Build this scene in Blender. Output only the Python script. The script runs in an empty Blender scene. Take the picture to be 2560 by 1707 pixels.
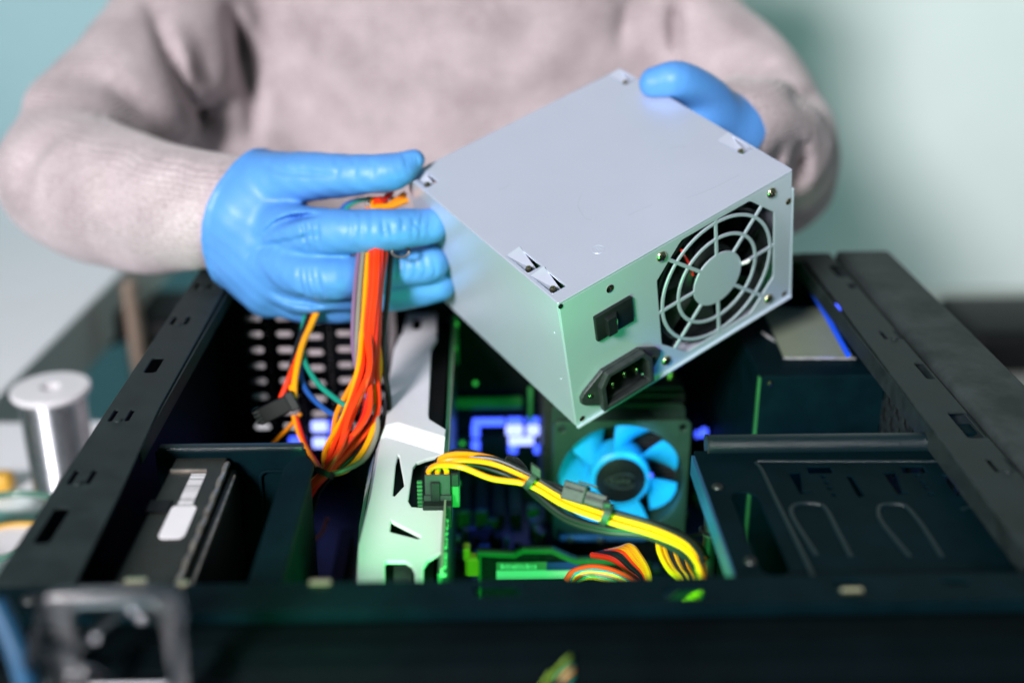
import bpy, bmesh, math, random
import numpy as np
from mathutils import Matrix, Vector
from mathutils.geometry import delaunay_2d_cdt

random.seed(7)
S = 0.001                                   # everything below is written in millimetres
SC = bpy.context.scene
COL = SC.collection

# ------------------------------------------------------------------ camera
F = 2950.0                                  # focal length in photograph pixels (2560 wide)
TH, YAW = math.atan(1228 / F), 0.025
FW = Vector((math.sin(YAW) * math.cos(TH), math.cos(YAW) * math.cos(TH), -math.sin(TH)))
RT = Vector((math.cos(YAW), -math.sin(YAW), 0))
DN = -RT.cross(FW)
CAM = Vector((0, 0, 240))
cd = bpy.data.cameras.new('camera'); cam = bpy.data.objects.new('camera', cd); COL.objects.link(cam)
SC.camera = cam
cam.matrix_world = Matrix((( RT.x, -DN.x, -FW.x, CAM.x * S), (RT.y, -DN.y, -FW.y, CAM.y * S), (RT.z, -DN.z, -FW.z, CAM.z * S), (0, 0, 0, 1)))
cd.sensor_fit = 'HORIZONTAL'; cd.sensor_width = 36.0; cd.lens = 36 * F / 2560
cd.clip_start = 0.01; cd.clip_end = 50
cd.dof.use_dof = True; cd.dof.focus_distance = 0.566; cd.dof.aperture_fstop = 2.9
cd.dof.aperture_blades = 7

# ------------------------------------------------------------------ world, lamps, exposure
w = bpy.data.worlds.new('World'); SC.world = w; w.use_nodes = True
bg = w.node_tree.nodes['Background']; bg.inputs[0].default_value = (0.42, 0.74, 0.68, 1); bg.inputs[1].default_value = 0.12
SC.view_settings.view_transform = 'Standard'; SC.view_settings.look = 'None'
SC.view_settings.exposure = 0.0; SC.view_settings.gamma = 1.0
SC.cycles.max_bounces = 8; SC.cycles.transparent_max_bounces = 12
SC.cycles.sample_clamp_indirect = 4.0

def lamp(name, kind, loc, aim, power, color, size=0.3, **kw):
    l = bpy.data.lights.new(name, kind); o = bpy.data.objects.new(name, l); COL.objects.link(o)
    o.location = Vector(loc) * S
    o.rotation_euler = (Vector(aim) - Vector(loc)).to_track_quat('-Z', 'Y').to_euler()
    l.energy = power; l.color = color
    if kind == 'AREA': l.shape = 'DISK'; l.size = size
    elif kind == 'POINT': l.shadow_soft_size = size
    elif kind == 'SPOT': l.shadow_soft_size = size
    for k, v in kw.items(): setattr(l, k, v)
    return o
lamp('key_softbox', 'AREA', (-1040, -1540, 1190), (430, 1050, 0), 35.0, (1.0, 0.95, 0.975), 0.58, spread=math.radians(94))
lamp('green_fan_lamp', 'AREA', (20, 361, -46), (20, 600, -30), 0.52, (0.07, 1.0, 0.22), 0.10)
lamp('green_spot', 'SPOT', (-66, 100, 150), (-50, 430, -40), 5.6, (0.08, 1.0, 0.25), 0.015, spot_size=math.radians(17), spot_blend=1.0)  # added lamp without a real source, tints the card's near end green
lamp('wall_wash', 'SPOT', (-1500, 600, 900), (-860, 1840, 420), 7, (0.45, 0.86, 1.0), 0.1, spot_size=math.radians(80), spot_blend=1.0)  # added wash that tints the left wall blue, not a lamp of the room
lamp('wall_fill', 'SPOT', (1600, 700, 900), (640, 1840, 250), 26, (0.50, 1.0, 0.84), 0.1, spot_size=math.radians(80), spot_blend=1.0)  # added fill, lifts the shaded right wall to green-teal

# ------------------------------------------------------------------ pixel -> place (D pixels: photograph shown 2352 wide)
K = 2560 / 2352
def ray(x, y): return RT * ((x * K - 1280) / F) + FW + DN * ((y * K - 853.5) / F)
def az(x, y, z): r = ray(x, y); return CAM + r * ((z - CAM.z) / r.z)
def ay(x, y, Y): r = ray(x, y); return CAM + r * (Y / r.y)
def ad(x, y, d): return CAM + ray(x, y) * d

# ------------------------------------------------------------------ materials
def lin(c):
    return tuple((v / 255 / 12.92 if v <= 10 else ((v / 255 + 0.055) / 1.055) ** 2.4) for v in c)
def mat(name, col, rough=0.5, metal=0.0, var=0.0, vscale=60, bump=0.0, bscale=800, emit=None, estr=0, trans=0, ior=1.45, spec=0.5, sss=0, rvar=0.0, col2=None, coat=0):
    m = bpy.data.materials.new(name); m.use_nodes = True
    nt = m.node_tree; b = nt.nodes['Principled BSDF']
    b.inputs['Base Color'].default_value = (*col, 1); b.inputs['Roughness'].default_value = rough
    b.inputs['Metallic'].default_value = metal; b.inputs['IOR'].default_value = ior
    b.inputs['Specular IOR Level'].default_value = spec
    b.inputs['Transmission Weight'].default_value = trans
    b.inputs['Coat Weight'].default_value = coat
    if sss: b.inputs['Subsurface Weight'].default_value = sss; b.inputs['Subsurface Scale'].default_value = 0.004
    if emit: b.inputs['Emission Color'].default_value = (*emit, 1); b.inputs['Emission Strength'].default_value = estr
    tc = nt.nodes.new('ShaderNodeTexCoord')
    if var or rvar or col2:
        n = nt.nodes.new('ShaderNodeTexNoise'); n.inputs['Scale'].default_value = vscale; n.inputs['Detail'].default_value = 6; n.inputs['Roughness'].default_value = 0.65
        nt.links.new(tc.outputs['Object'], n.inputs['Vector'])
        if var or col2:
            r = nt.nodes.new('ShaderNodeValToRGB')
            c2 = col2 or tuple(min(1, c * (1 + var)) for c in col)
            c1 = col if col2 else tuple(c * (1 - var) for c in col)
            r.color_ramp.elements[0].position = 0.35; r.color_ramp.elements[1].position = 0.68
            r.color_ramp.elements[0].color = (*c1, 1); r.color_ramp.elements[1].color = (*c2, 1)
            nt.links.new(n.outputs['Fac'], r.inputs['Fac']); nt.links.new(r.outputs['Color'], b.inputs['Base Color'])
        if rvar:
            mr = nt.nodes.new('ShaderNodeMapRange'); mr.inputs['From Min'].default_value = 0.3; mr.inputs['From Max'].default_value = 0.7
            mr.inputs['To Min'].default_value = max(0.02, rough - rvar); mr.inputs['To Max'].default_value = min(1, rough + rvar)
            nt.links.new(n.outputs['Fac'], mr.inputs['Value']); nt.links.new(mr.outputs['Result'], b.inputs['Roughness'])
    if bump:
        n2 = nt.nodes.new('ShaderNodeTexNoise'); n2.inputs['Scale'].default_value = bscale; n2.inputs['Detail'].default_value = 4
        nt.links.new(tc.outputs['Object'], n2.inputs['Vector'])
        bp = nt.nodes.new('ShaderNodeBump'); bp.inputs['Strength'].default_value = bump; bp.inputs['Distance'].default_value = 0.0006
        nt.links.new(n2.outputs['Fac'], bp.inputs['Height']); nt.links.new(bp.outputs['Normal'], b.inputs['Normal'])
    return m

M = {}
M['steel'] = mat('galvanised_steel', (0.56, 0.62, 0.745), 0.36, 0.42, var=0.015, vscale=18, bump=0.03, bscale=350, rvar=0.05)
M['bright'] = mat('bright_metal', (0.74, 0.63, 0.42), 0.22, 1.0, var=0.08, vscale=300)
M['dull'] = mat('dull_black_screw', (0.05, 0.055, 0.055), 0.4, 0.7)
M['brass'] = mat('brass_pin', (0.75, 0.62, 0.36), 0.25, 1.0)
M['copper'] = mat('copper', (0.85, 0.34, 0.16), 0.3, 1.0)
M['black_coat'] = mat('black_powder_coat', (0.0012, 0.0088, 0.0120), 0.50, 0.0, var=0.25, vscale=45, bump=0.4, bscale=2600, spec=0.035)
M['coat_gloss'] = mat('glossy_black_coat', (0.004, 0.013, 0.017), 0.28, 0.0, bump=0.5, bscale=2400, spec=0.6)
M['rail'] = mat('black_rail', (0.018, 0.026, 0.0265), 0.5, 0.0, var=0.35, vscale=60, bump=0.3, bscale=2200, rvar=0.08, spec=0.12)
M['dusty'] = mat('dusty_plastic', (0.020, 0.027, 0.027), 0.6, 0.0, bump=0.3, bscale=1500, vscale=34, col2=(0.045, 0.058, 0.058), spec=0.12)
M['inner'] = mat('dark_inner_steel', (0.003, 0.004, 0.005), 0.55, 0.0, bump=0.1, var=0.2, spec=0.05)
M['bezel'] = mat('front_cover_plastic', (0.0016, 0.0040, 0.0050), 0.5, 0.0, var=0.25, vscale=20, bump=0.2, bscale=1500, spec=0.02)
M['plastic'] = mat('black_plastic', (0.009, 0.011, 0.012), 0.42, 0.0, spec=0.3, bump=0.2, bscale=1800, var=0.2, vscale=200)
M['plastic_gr'] = mat('grey_black_plastic', (0.028, 0.031, 0.034), 0.42, 0.0, spec=0.35, bump=0.2, bscale=1600, var=0.2, vscale=200)
M['white_sh'] = mat('white_shroud', (0.66, 0.65, 0.69), 0.38, 0.0, var=0.03, vscale=30, bump=0.04, bscale=900)
M['white_lab'] = mat('white_label', (0.80, 0.79, 0.82), 0.5, var=0.03)
M['white_pl'] = mat('white_plastic', (0.78, 0.77, 0.80), 0.35, var=0.03)
M['hdd'] = mat('drive_casting', (0.030, 0.033, 0.028), 0.45, 0.5, var=0.25, vscale=80, bump=0.2, bscale=1200)
M['hdd_edge'] = mat('worn_aluminium', (0.36, 0.31, 0.27), 0.4, 0.8, var=0.4, vscale=180)
M['pcb'] = mat('green_circuit_board', (0.02, 0.11, 0.045), 0.4, var=0.3, vscale=300)
M['pcb_dark'] = mat('dark_circuit_board', (0.006, 0.012, 0.012), 0.4, var=0.5, vscale=260, bump=0.3, bscale=900)
M['chip'] = mat('chip_epoxy', (0.007, 0.008, 0.009), 0.5, var=0.2, spec=0.18)
M['fan_frame'] = mat('fan_frame_plastic', (0.016, 0.042, 0.028), 0.42, var=0.12, vscale=120)
M['blade'] = mat('blue_fan_plastic', (0.015, 0.43, 0.86), 0.38, 0.0, var=0.05, sss=0.2)
M['alu'] = mat('fin_aluminium', (0.22, 0.23, 0.23), 0.35, 0.9, var=0.15, vscale=150)  # darkened to put the power supply's shadow into the fins
M['glove'] = mat('blue_nitrile', (0.08, 0.265, 0.64), 0.46, 0.0, bump=0.22, bscale=300, spec=0.45, var=0.05, vscale=40)
M['wall'] = mat('wall_paint', (0.78, 0.85, 0.835), 0.85, var=0.03, vscale=3)
M['teal_panel'] = mat('pale_teal_panel', (0.40, 0.62, 0.66), 0.7, var=0.03, vscale=4)
M['table'] = mat('white_table', (0.86, 0.86, 0.90), 0.5, var=0.02, vscale=8)
M['table_edge'] = mat('table_edge', (0.42, 0.43, 0.41), 0.6, var=0.06)
M['floor'] = mat('blue_grey_floor', (0.34, 0.62, 0.72), 0.7, var=0.06, vscale=5)
M['wood'] = mat('brown_leg', (0.30, 0.22, 0.17), 0.5, var=0.15, vscale=30)
M['solder'] = mat('solder_wire', (0.62, 0.63, 0.67), 0.24, 1.0, var=0.06)
M['glass'] = mat('clear_glass', (0.86, 0.97, 0.94), 0.04, trans=1.0, ior=1.48)
M['green_glass'] = mat('green_glass_rim', (0.16, 0.36, 0.28), 0.08, trans=0.5, ior=1.5)
M['acrylic'] = mat('clear_acrylic', (0.93, 0.96, 1.0), 0.07, trans=1.0, ior=1.46)
M['acrylic_rim'] = mat('frosted_acrylic_edge', (0.20, 0.235, 0.265), 0.12, trans=0.985, ior=1.27, spec=0.3)
M['blue_pl'] = mat('blue_plastic_trim', (0.012, 0.075, 0.16), 0.4, var=0.1)  # blue trim; also carries the blue light painted on the bay flange
M['mat_teal'] = mat('teal_cutting_mat', (0.06, 0.28, 0.26), 0.6, var=0.05)
M['amber'] = mat('amber_plastic', (0.75, 0.42, 0.05), 0.4, var=0.06)
M['amber_cl'] = mat('amber_clip', (0.62, 0.36, 0.02), 0.4, var=0.08)
M['lab_green'] = mat('sticker_pale_green', (0.20, 0.24, 0.17), 0.55, var=0.05)
M['foil'] = mat('torn_foil', (0.75, 0.78, 0.85), 0.3, 0.6, var=0.3, vscale=300)
M['led_blue'] = mat('blue_led', (0.02, 0.04, 0.3), 0.4, emit=(0.05, 0.10, 1.0), estr=2.6)
M['led_white'] = mat('blue_white_led', (0.1, 0.1, 0.4), 0.4, emit=(0.32, 0.38, 1.0), estr=2.6)
M['blue_glow'] = mat('lit_blue_acrylic', (0.01, 0.05, 0.5), 0.3, emit=(0.0, 0.06, 0.55), estr=0.7)
M['led_green'] = mat('green_led', (0.02, 0.3, 0.05), 0.4, emit=(0.08, 1.0, 0.12), estr=0.35)
M['navy'] = mat('navy_print', (0.03, 0.05, 0.35), 0.5)
M['green_pl'] = mat('green_board_part', (0.025, 0.15, 0.045), 0.4, var=0.2)  # green parts, and green light put into the colour of edges and posts
M['grey_print'] = mat('grey_print', (0.05, 0.06, 0.06), 0.4)
M['white_print'] = mat('white_print', (0.8, 0.8, 0.8), 0.5)
M['hub_print'] = mat('hub_print', (0.035, 0.045, 0.04), 0.35)
W_ = dict(orange=(0.93, 0.042, 0.005), amber=(0.93, 0.27, 0.006), yellow=(0.93, 0.335, 0.003), red=(0.75, 0.025, 0.012), black=(0.010, 0.012, 0.013),
          purple=(0.20, 0.11, 0.22), grey=(0.22, 0.20, 0.17), teal=(0.01, 0.27, 0.19), blue=(0.015, 0.09, 0.36), green=(0.10, 0.22, 0.02), white=(0.7, 0.7, 0.7), lime=(0.20, 0.36, 0.03), brown=(0.16, 0.06, 0.02))
for k, c in W_.items(): M['w_' + k] = mat(k + '_wire', c, 0.34, var=0.05, vscale=90, spec=0.5)

# sweater: melange knit with a fine rib relief
m = mat('oat_knit', (0.55, 0.47, 0.475), 0.95, spec=0.1); nt = m.node_tree; b = nt.nodes['Principled BSDF']
tc = nt.nodes.new('ShaderNodeTexCoord')
n1 = nt.nodes.new('ShaderNodeTexNoise'); n1.inputs['Scale'].default_value = 420; n1.inputs['Detail'].default_value = 6; n1.inputs['Roughness'].default_value = 0.75
n2 = nt.nodes.new('ShaderNodeTexNoise'); n2.inputs['Scale'].default_value = 26; n2.inputs['Detail'].default_value = 5
for n in (n1, n2): nt.links.new(tc.outputs['Object'], n.inputs['Vector'])
r1 = nt.nodes.new('ShaderNodeValToRGB'); r1.color_ramp.elements[0].position = 0.3; r1.color_ramp.elements[1].position = 0.62
r1.color_ramp.elements[0].color = (0.36, 0.305, 0.31, 1); r1.color_ramp.elements[1].color = (0.60, 0.54, 0.56, 1)
r2 = nt.nodes.new('ShaderNodeValToRGB'); r2.color_ramp.elements[0].position = 0.33; r2.color_ramp.elements[1].position = 0.66
r2.color_ramp.elements[0].color = (0.74, 0.71, 0.72, 1); r2.color_ramp.elements[1].color = (1.0, 0.98, 0.985, 1)
mx = nt.nodes.new('ShaderNodeMixRGB'); mx.blend_type = 'MULTIPLY'; mx.inputs[0].default_value = 1
nt.links.new(n1.outputs['Fac'], r1.inputs[0]); nt.links.new(n2.outputs['Fac'], r2.inputs[0])
nt.links.new(r1.outputs[0], mx.inputs[1]); nt.links.new(r2.outputs[0], mx.inputs[2]); nt.links.new(mx.outputs[0], b.inputs['Base Color'])
wv = nt.nodes.new('ShaderNodeTexWave'); wv.bands_direction = 'Z'; wv.inputs['Scale'].default_value = 112; wv.inputs['Distortion'].default_value = 2.0; wv.inputs['Detail'].default_value = 2
nt.links.new(tc.outputs['Object'], wv.inputs['Vector'])
ad_ = nt.nodes.new('ShaderNodeMath'); ad_.operation = 'ADD'; nt.links.new(n1.outputs['Fac'], ad_.inputs[0]); nt.links.new(wv.outputs['Fac'], ad_.inputs[1])
bp = nt.nodes.new('ShaderNodeBump'); bp.inputs['Strength'].default_value = 0.5; bp.inputs['Distance'].default_value = 0.0010
nt.links.new(ad_.outputs[0], bp.inputs['Height']); nt.links.new(bp.outputs[0], b.inputs['Normal'])
b.inputs['Sheen Weight'].default_value = 0.25; b.inputs['Sheen Roughness'].default_value = 0.5
M['knit'] = m

# ------------------------------------------------------------------ mesh helpers
def thing(name, label, cat, base=(0, 0, 0), group=None):
    o = bpy.data.objects.new(name, None); COL.objects.link(o); o.location = Vector(base) * S
    o.empty_display_size = 0.01
    o['label'] = label; o['category'] = cat
    if group: o['group'] = group
    return o
def tag(o, label, cat, group=None):
    o['label'] = label; o['category'] = cat
    if group: o['group'] = group
    return o
def root_mat(p):
    m = Matrix.Translation(p.location)
    return m
class G:
    def __init__(s): s.v = []; s.f = []
    def add(s, vs, fs, X=None):
        n = len(s.v)
        s.v += [tuple(X @ Vector(v)) if X is not None else tuple(v) for v in vs]
        s.f += [tuple(i + n for i in f) for f in fs]
        return s
    def box(s, c, d, X=None, bev=0.0, seg=1):
        bm = bmesh.new(); bmesh.ops.create_cube(bm, size=1)
        for v in bm.verts: v.co = Vector((v.co.x * d[0] + c[0], v.co.y * d[1] + c[1], v.co.z * d[2] + c[2]))
        if bev: bmesh.ops.bevel(bm, geom=bm.edges[:], offset=bev, segments=seg, profile=0.5, affect='EDGES')
        bm.verts.index_update()
        s.add([v.co.copy() for v in bm.verts], [[v.index for v in f.verts] for f in bm.faces], X); bm.free(); return s
    def plate(s, outer, holes, z0, z1, X=None):
        loops = [outer] + list(holes); vs = []; es = []; idx = []
        for L in loops:
            n = len(vs); vs += [Vector((p[0], p[1])) for p in L]
            idx.append(list(range(n, n + len(L)))); es += [(n + i, n + (i + 1) % len(L)) for i in range(len(L))]
        ov, oe, of, *_ = delaunay_2d_cdt(vs, es, [], 0, 1e-6)
        def inside(p, L):
            c = False; j = len(L) - 1
            for i in range(len(L)):
                a, b_ = L[i], L[j]
                if (a[1] > p[1]) != (b_[1] > p[1]) and p[0] < (b_[0] - a[0]) * (p[1] - a[1]) / (b_[1] - a[1]) + a[0]: c = not c
                j = i
            return c
        tri = []
        for f in of:
            cx = sum(ov[i].x for i in f) / len(f); cy = sum(ov[i].y for i in f) / len(f)
            if inside((cx, cy), outer) and not any(inside((cx, cy), h) for h in holes): tri.append(list(f))
        n = len(ov)
        V = [(p.x, p.y, z1) for p in ov] + [(p.x, p.y, z0) for p in ov]
        Fs = [t for t in tri] + [[i + n for i in reversed(t)] for t in tri]
        s.add(V, Fs, X)
        for L in loops:
            k = len(L); s.add([(p[0], p[1], z1) for p in L] + [(p[0], p[1], z0) for p in L], [[i, i + k, (i + 1) % k + k, (i + 1) % k] for i in range(k)], X)
        return s
    def tube(s, pts, r, n=8, cap=True, flat=None):
        pts = [Vector(p) for p in pts]; rs = r if isinstance(r, (list, tuple)) else [r] * len(pts)
        t0 = (pts[1] - pts[0]).normalized(); up = Vector((0, 0, 1)) if abs(t0.z) < 0.9 else Vector((1, 0, 0))
        nrm = (up - t0 * up.dot(t0)).normalized(); vs = []; fs = []
        for i, p in enumerate(pts):
            t = (pts[min(i + 1, len(pts) - 1)] - pts[max(i - 1, 0)]).normalized()
            nrm = (nrm - t * nrm.dot(t)).normalized(); bn = t.cross(nrm)
            for k in range(n):
                a = 2 * math.pi * k / n
                vs.append(p + (nrm * math.cos(a) + bn * math.sin(a)) * rs[i])
        for i in range(len(pts) - 1):
            for k in range(n):
                k2 = (k + 1) % n; fs.append([i * n + k, i * n + k2, (i + 1) * n + k2, (i + 1) * n + k])
        if cap: fs += [list(reversed(range(n))), [(len(pts) - 1) * n + k for k in range(n)]]
        return s.add(vs, fs)
    def lathe(s, prof, n=32, X=None, close=False):
        vs = []; fs = []; m_ = len(prof)
        for k in range(n):
            a = 2 * math.pi * k / n
            vs += [(r * math.cos(a), r * math.sin(a), z) for r, z in prof]
        for k in range(n):
            k2 = (k + 1) % n
            for i in range(m_ - (0 if close else 1)):
                j = (i + 1) % m_
                fs.append([k * m_ + i, k2 * m_ + i, k2 * m_ + j, k * m_ + j])
        return s.add(vs, fs, X)
    def make(s, name, m_, parent=None, smooth=False, bev=0.0, seg=2, ang=35):
        me = bpy.data.meshes.new(name); me.from_pydata([tuple(c * S for c in v) for v in s.v], [], s.f); me.update()
        bm = bmesh.new(); bm.from_mesh(me); bmesh.ops.remove_doubles(bm, verts=bm.verts[:], dist=1e-6); bmesh.ops.recalc_face_normals(bm, faces=bm.faces[:])
        if bev: bmesh.ops.bevel(bm, geom=[e for e in bm.edges if len(e.link_faces) == 2 and e.calc_face_angle(0) > math.radians(40)], offset=bev * S, segments=seg, profile=0.5, affect='EDGES')
        bm.to_mesh(me); bm.free()
        me.materials.append(M[m_] if isinstance(m_, str) else m_)
        if smooth:
            me.shade_smooth()
            try: me.set_sharp_from_angle(angle=math.radians(ang))
            except Exception: pass
        return link(name, me, parent)
def link(name, me, parent=None):
    o = bpy.data.objects.new(name, me); COL.objects.link(o)
    if parent is not None:
        o.parent = parent
        r = parent
        mi = Matrix.Identity(4)
        if r.type == 'EMPTY': mi = root_mat(r).inverted()
        o.matrix_parent_inverse = mi
    return o
def rrect(x0, y0, x1, y1, r, n=4):
    o = []
    for cx, cy, a in ((x1 - r, y1 - r, 0), (x0 + r, y1 - r, 90), (x0 + r, y0 + r, 180), (x1 - r, y0 + r, 270)):
        o += [(cx + r * math.cos(math.radians(a + 90 * i / n)), cy + r * math.sin(math.radians(a + 90 * i / n))) for i in range(n + 1)]
    return o
def circ(cx, cy, r, n=16): return [(cx + r * math.cos(2 * math.pi * i / n), cy + r * math.sin(2 * math.pi * i / n)) for i in range(n)]
def curve(pts, k=8):
    P = [Vector(p) for p in pts]; P = [P[0] * 2 - P[1]] + P + [P[-1] * 2 - P[-2]]; out = []
    for i in range(1, len(P) - 2):
        for j in range(k):
            t = j / k; a, b_, c, d = P[i - 1:i + 3]
            out.append(0.5 * ((2 * b_) + (c - a) * t + (2 * a - 5 * b_ + 4 * c - d) * t * t + (3 * b_ - a - 3 * c + d) * t ** 3))
    out.append(P[-2]); return out
def frame(o, ex, ey, ez):
    return Matrix(((ex[0], ey[0], ez[0], o[0]), (ex[1], ey[1], ez[1], o[1]), (ex[2], ey[2], ez[2], o[2]), (0, 0, 0, 1)))
XZ = lambda y: frame((0, y, 0), (1, 0, 0), (0, 0, 1), (0, -1, 0))          # plate drawn in x,z; its thickness runs towards the camera
YZ = lambda x: frame((x, 0, 0), (0, 1, 0), (0, 0, 1), (1, 0, 0))          # plate drawn in y,z
def screw(parent, X, r=2.6, m_='bright', name='screw'):
    g = G(); g.lathe([(0.001, 1.5), (r * 0.55, 1.4), (r * 0.9, 0.8), (r, 0), (r, -1)], 14, X)
    o = g.make(name, m_, parent, True, ang=60)
    c = G(); c.box((0, 0, 1.45), (r * 1.1, r * 0.26, 0.3), X); c.box((0, 0, 1.46), (r * 0.26, r * 1.1, 0.3), X)
    c.make('cross_slot', 'chip', o); return o

# ------------------------------------------------------------------ room
def structure(name, g, m_):
    o = g.make(name, m_); o['kind'] = 'structure'; return o
structure('wall', G().box((0, 1880, 400), (7000, 60, 2700)), 'wall')
structure('floor', G().box((0, 300, -975), (7000, 3100, 50)), 'floor')

pn = thing('partition', 'pale teal partition panel on the wall behind the left sleeve', 'partition', (-900, 1800, -950))  # added panel, its colour stands for the dimmer teal light on the wall
G().box((-900, 1800, 200), (1130, 30, 2300), bev=3).make('panel', 'teal_panel', pn)
for x in (-1440, -360): G().box((x, 1781, 200), (24, 8, 2300), bev=2).make('trim', 'table_edge', pn)
t = thing('work_table', 'white work table under the computer case and the solder spool', 'table', (0, 430, -950))
G().plate(rrect(-900, -250, 900, 893, 12), [], -226, -200).make('tabletop', 'table', t, bev=2)
for x in (-850, 850):
    for y in (-200, 843): G().box((x, y, -588), (50, 50, 724), bev=3).make('leg', 'wood', t)
a, b_ = az(0, 905, -200), az(262, 640, -200)
dv = (b_ - a).normalized(); p0 = a - dv * 120; p1 = a + dv * 620; nx = Vector((-dv.y, dv.x, 0))
t = thing('side_table', 'white table further back at the left edge, with a thick grey edge', 'table', (p0.x, p0.y, -950))
g = G(); q = [p0, p1, p1 + nx * 900, p0 + nx * 900]; g.plate([(v.x, v.y) for v in q], [], -203, -200); g.make('tabletop', 'table', t)
g = G(); q = [p0 - nx * 1, p1 - nx * 1, p1 + nx * 40, p0 + nx * 40]; g.plate([(v.x, v.y) for v in q], [], -262, -203.5); g.make('edge_panel', 'table_edge', t)  # grey puts the shadow on the white table's edge into its colour
for dx, dy in ((-160, 160), (-620, 260)):
    G().box((p0.x + dx, p0.y + dy, -606), (34, 34, 688), bev=3).make('leg', 'table_edge', t)
lp, lq = ay(282, 640, 1190), ay(310, 640, 1190)
ch = thing('chair', 'chair with a brown wooden post and dark seat blurred beyond the table at left', 'chair', (lp.x, 1190, -950))
G().box(((lp.x + lq.x) / 2, 1190, (lp.z - 950) / 2), (lq.x - lp.x, 26, lp.z + 950), bev=4).make('back_post', 'wood', ch)
c = ay(262, 745, 1250); g = G(); g.box((c.x - 20, 1270, c.z), (70, 80, 46), bev=14, seg=3); g.make('armrest', 'chip', ch, True)
c = ay(365, 770, 1300); g = G(); g.box((c.x + 40, 1330, c.z - 30), (150, 120, 120), bev=20, seg=3); g.make('seat_cushion', 'chip', ch, True)
# dark closed laptop-like slab at the right edge on its own stand
t = thing('dark_case', 'long dark padded case blurred at the right edge behind the computer case', 'case', (620, 1180, -210))
c = ay(2340, 765, 1180); g = G(); g.box((c.x + 90, 1180, c.z), (330, 120, 48), bev=12, seg=3); g.make('body', 'chip', t, True)
g = G(); g.box((c.x + 90, 1118, c.z + 4), (80, 8, 12), bev=3); g.make('handle', 'plastic', t, True)
t = thing('grey_bench', 'grey bench under the dark padded case at the right edge', 'bench', (c.x + 150, 1200, -950))
g = G(); g.box((c.x + 150, 1190, c.z - 44), (520, 420, 36), bev=4); g.make('seat', 'table_edge', t)
for dx in (-200, 200): G().box((c.x + 150 + dx, 1200, (c.z - 62 - 950) / 2), (40, 300, c.z - 62 + 950)).make('leg', 'plastic', t)

# ------------------------------------------------------------------ computer case
case = thing('computer_case', 'open black computer case lying on its side on the white table', 'computer case', (20, 540, -200))
XL, XR, YN, YF, ZB = -176.0, 223.0, 340.0, 720.0, -180.0
G().box(((XL + XR) / 2, (YN + YF) / 2, ZB - 1), (XR - XL, YF - YN, 2)).make('floor_panel', 'inner', case)
G().box((XL + 0.6, (YN + YF) / 2, -91), (1.2, YF - YN, 178)).make('side_panel', 'inner', case)
hs = []
for iy in range(22):
    for iz in range(13):
        hs.append([(380 + iy * 13 + (6.5 if iz % 2 else 0) + 5.2 * math.cos(math.pi / 3 * k + 0.52), -30 - iz * 10.6 + 4.6 * math.sin(math.pi / 3 * k + 0.52)) for k in range(6)])
hs = [h for h in hs if max(p[0] for p in h) < 690 and min(p[1] for p in h) > -172]
g = G(); g.plate([(YN, -178), (YF, -178), (YF, -2), (YN, -2)], hs, -0.5, 0.5, YZ(XR)); g.make('vent_panel', 'rail', case)
# left rail (folded flange with U tabs and slots)
def utab(cx, cy, w_=7.5, l=11, s_=1.9):
    h = []
    for sx in (-1, 1):
        a0 = cx + sx * w_ / 2; h.append(rrect(a0 - s_ / 2, cy - l / 2 - 1, a0 + s_ / 2, cy + l / 2, s_ * 0.45, 3))
    return h
def railz(x, y): p = az(x, y, 0); return (p.x, p.y)
holes = []; tabs = []
for q in ((415, 735), (280, 952), (190, 1093), (468, 655)):
    c = railz(*q); holes += utab(c[0], c[1]); tabs.append(c)
for q, l in (((354, 838), 19), ((120, 1205), 26)):
    c = railz(*q); holes.append(rrect(c[0] - 3, c[1] - l / 2, c[0] + 3, c[1] + l / 2, 2, 3))
g = G(); g.plate([(XL, YN + 16), (-146, YN + 16), (-148, 420), (-152, 500), (-154, YF), (XL, YF)], holes, -1.2, 0); lr = g.make('left_rail', 'rail', case, bev=0.35, seg=1)
G().box((-151.5, 590, -5), (1.0, 256, 8)).make('rail_lip', 'rail', case)
for c in tabs:
    g = G(); g.lathe([(0.01, 1.4), (1.6, 1.2), (2.3, 0.1)], 12, Matrix.Translation((c[0], c[1] - 6.5, -0.4))); g.make('tab_dimple', 'rail', case, True)
# right rail
holes = []; tabs = []
for q in ((2045, 768), (2300, 1066)):
    c = railz(*q); holes += utab(c[0], c[1], 8); tabs.append(c)
for q, l, w_ in (((2123, 851), 20, 4), ((1928, 622), 22, 8), ((2222, 975), 26, 9), ((1957, 656), 8, 4)):
    c = railz(*q); holes.append(rrect(c[0] - w_ / 2, c[1] - l / 2, c[0] + w_ / 2, c[1] + l / 2, 1.5, 3))
g = G(); g.plate([(199, YN + 16), (222.5, YN + 16), (222.5, YF), (204, YF)], holes, -1.2, 0); g.make('right_rail', 'rail', case, bev=0.35, seg=1)
G().box((201, 540, -6), (1, 340, 10)).make('rail_lip', 'rail', case)
for c in tabs:
    g = G(); g.lathe([(0.01, 1.4), (1.6, 1.2), (2.3, 0.1)], 12, Matrix.Translation((c[0], c[1] - 6.5, -0.4))); g.make('tab_dimple', 'rail', case, True)
c = railz(2222, 975); G().box((c[0] + 1, c[1] + 3, -4), (7, 9, 1.2), Matrix.Identity(4)).make('clip', 'black_coat', case)
g = G(); g.box((245, 530, -96), (36, 386, 194), bev=3.5, seg=3); g.make('top_cover', 'dusty', case, True)
G().box((225.4, 530, -6), (2.2, 384, 4)).make('gap_gasket', 'chip', case)
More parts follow.
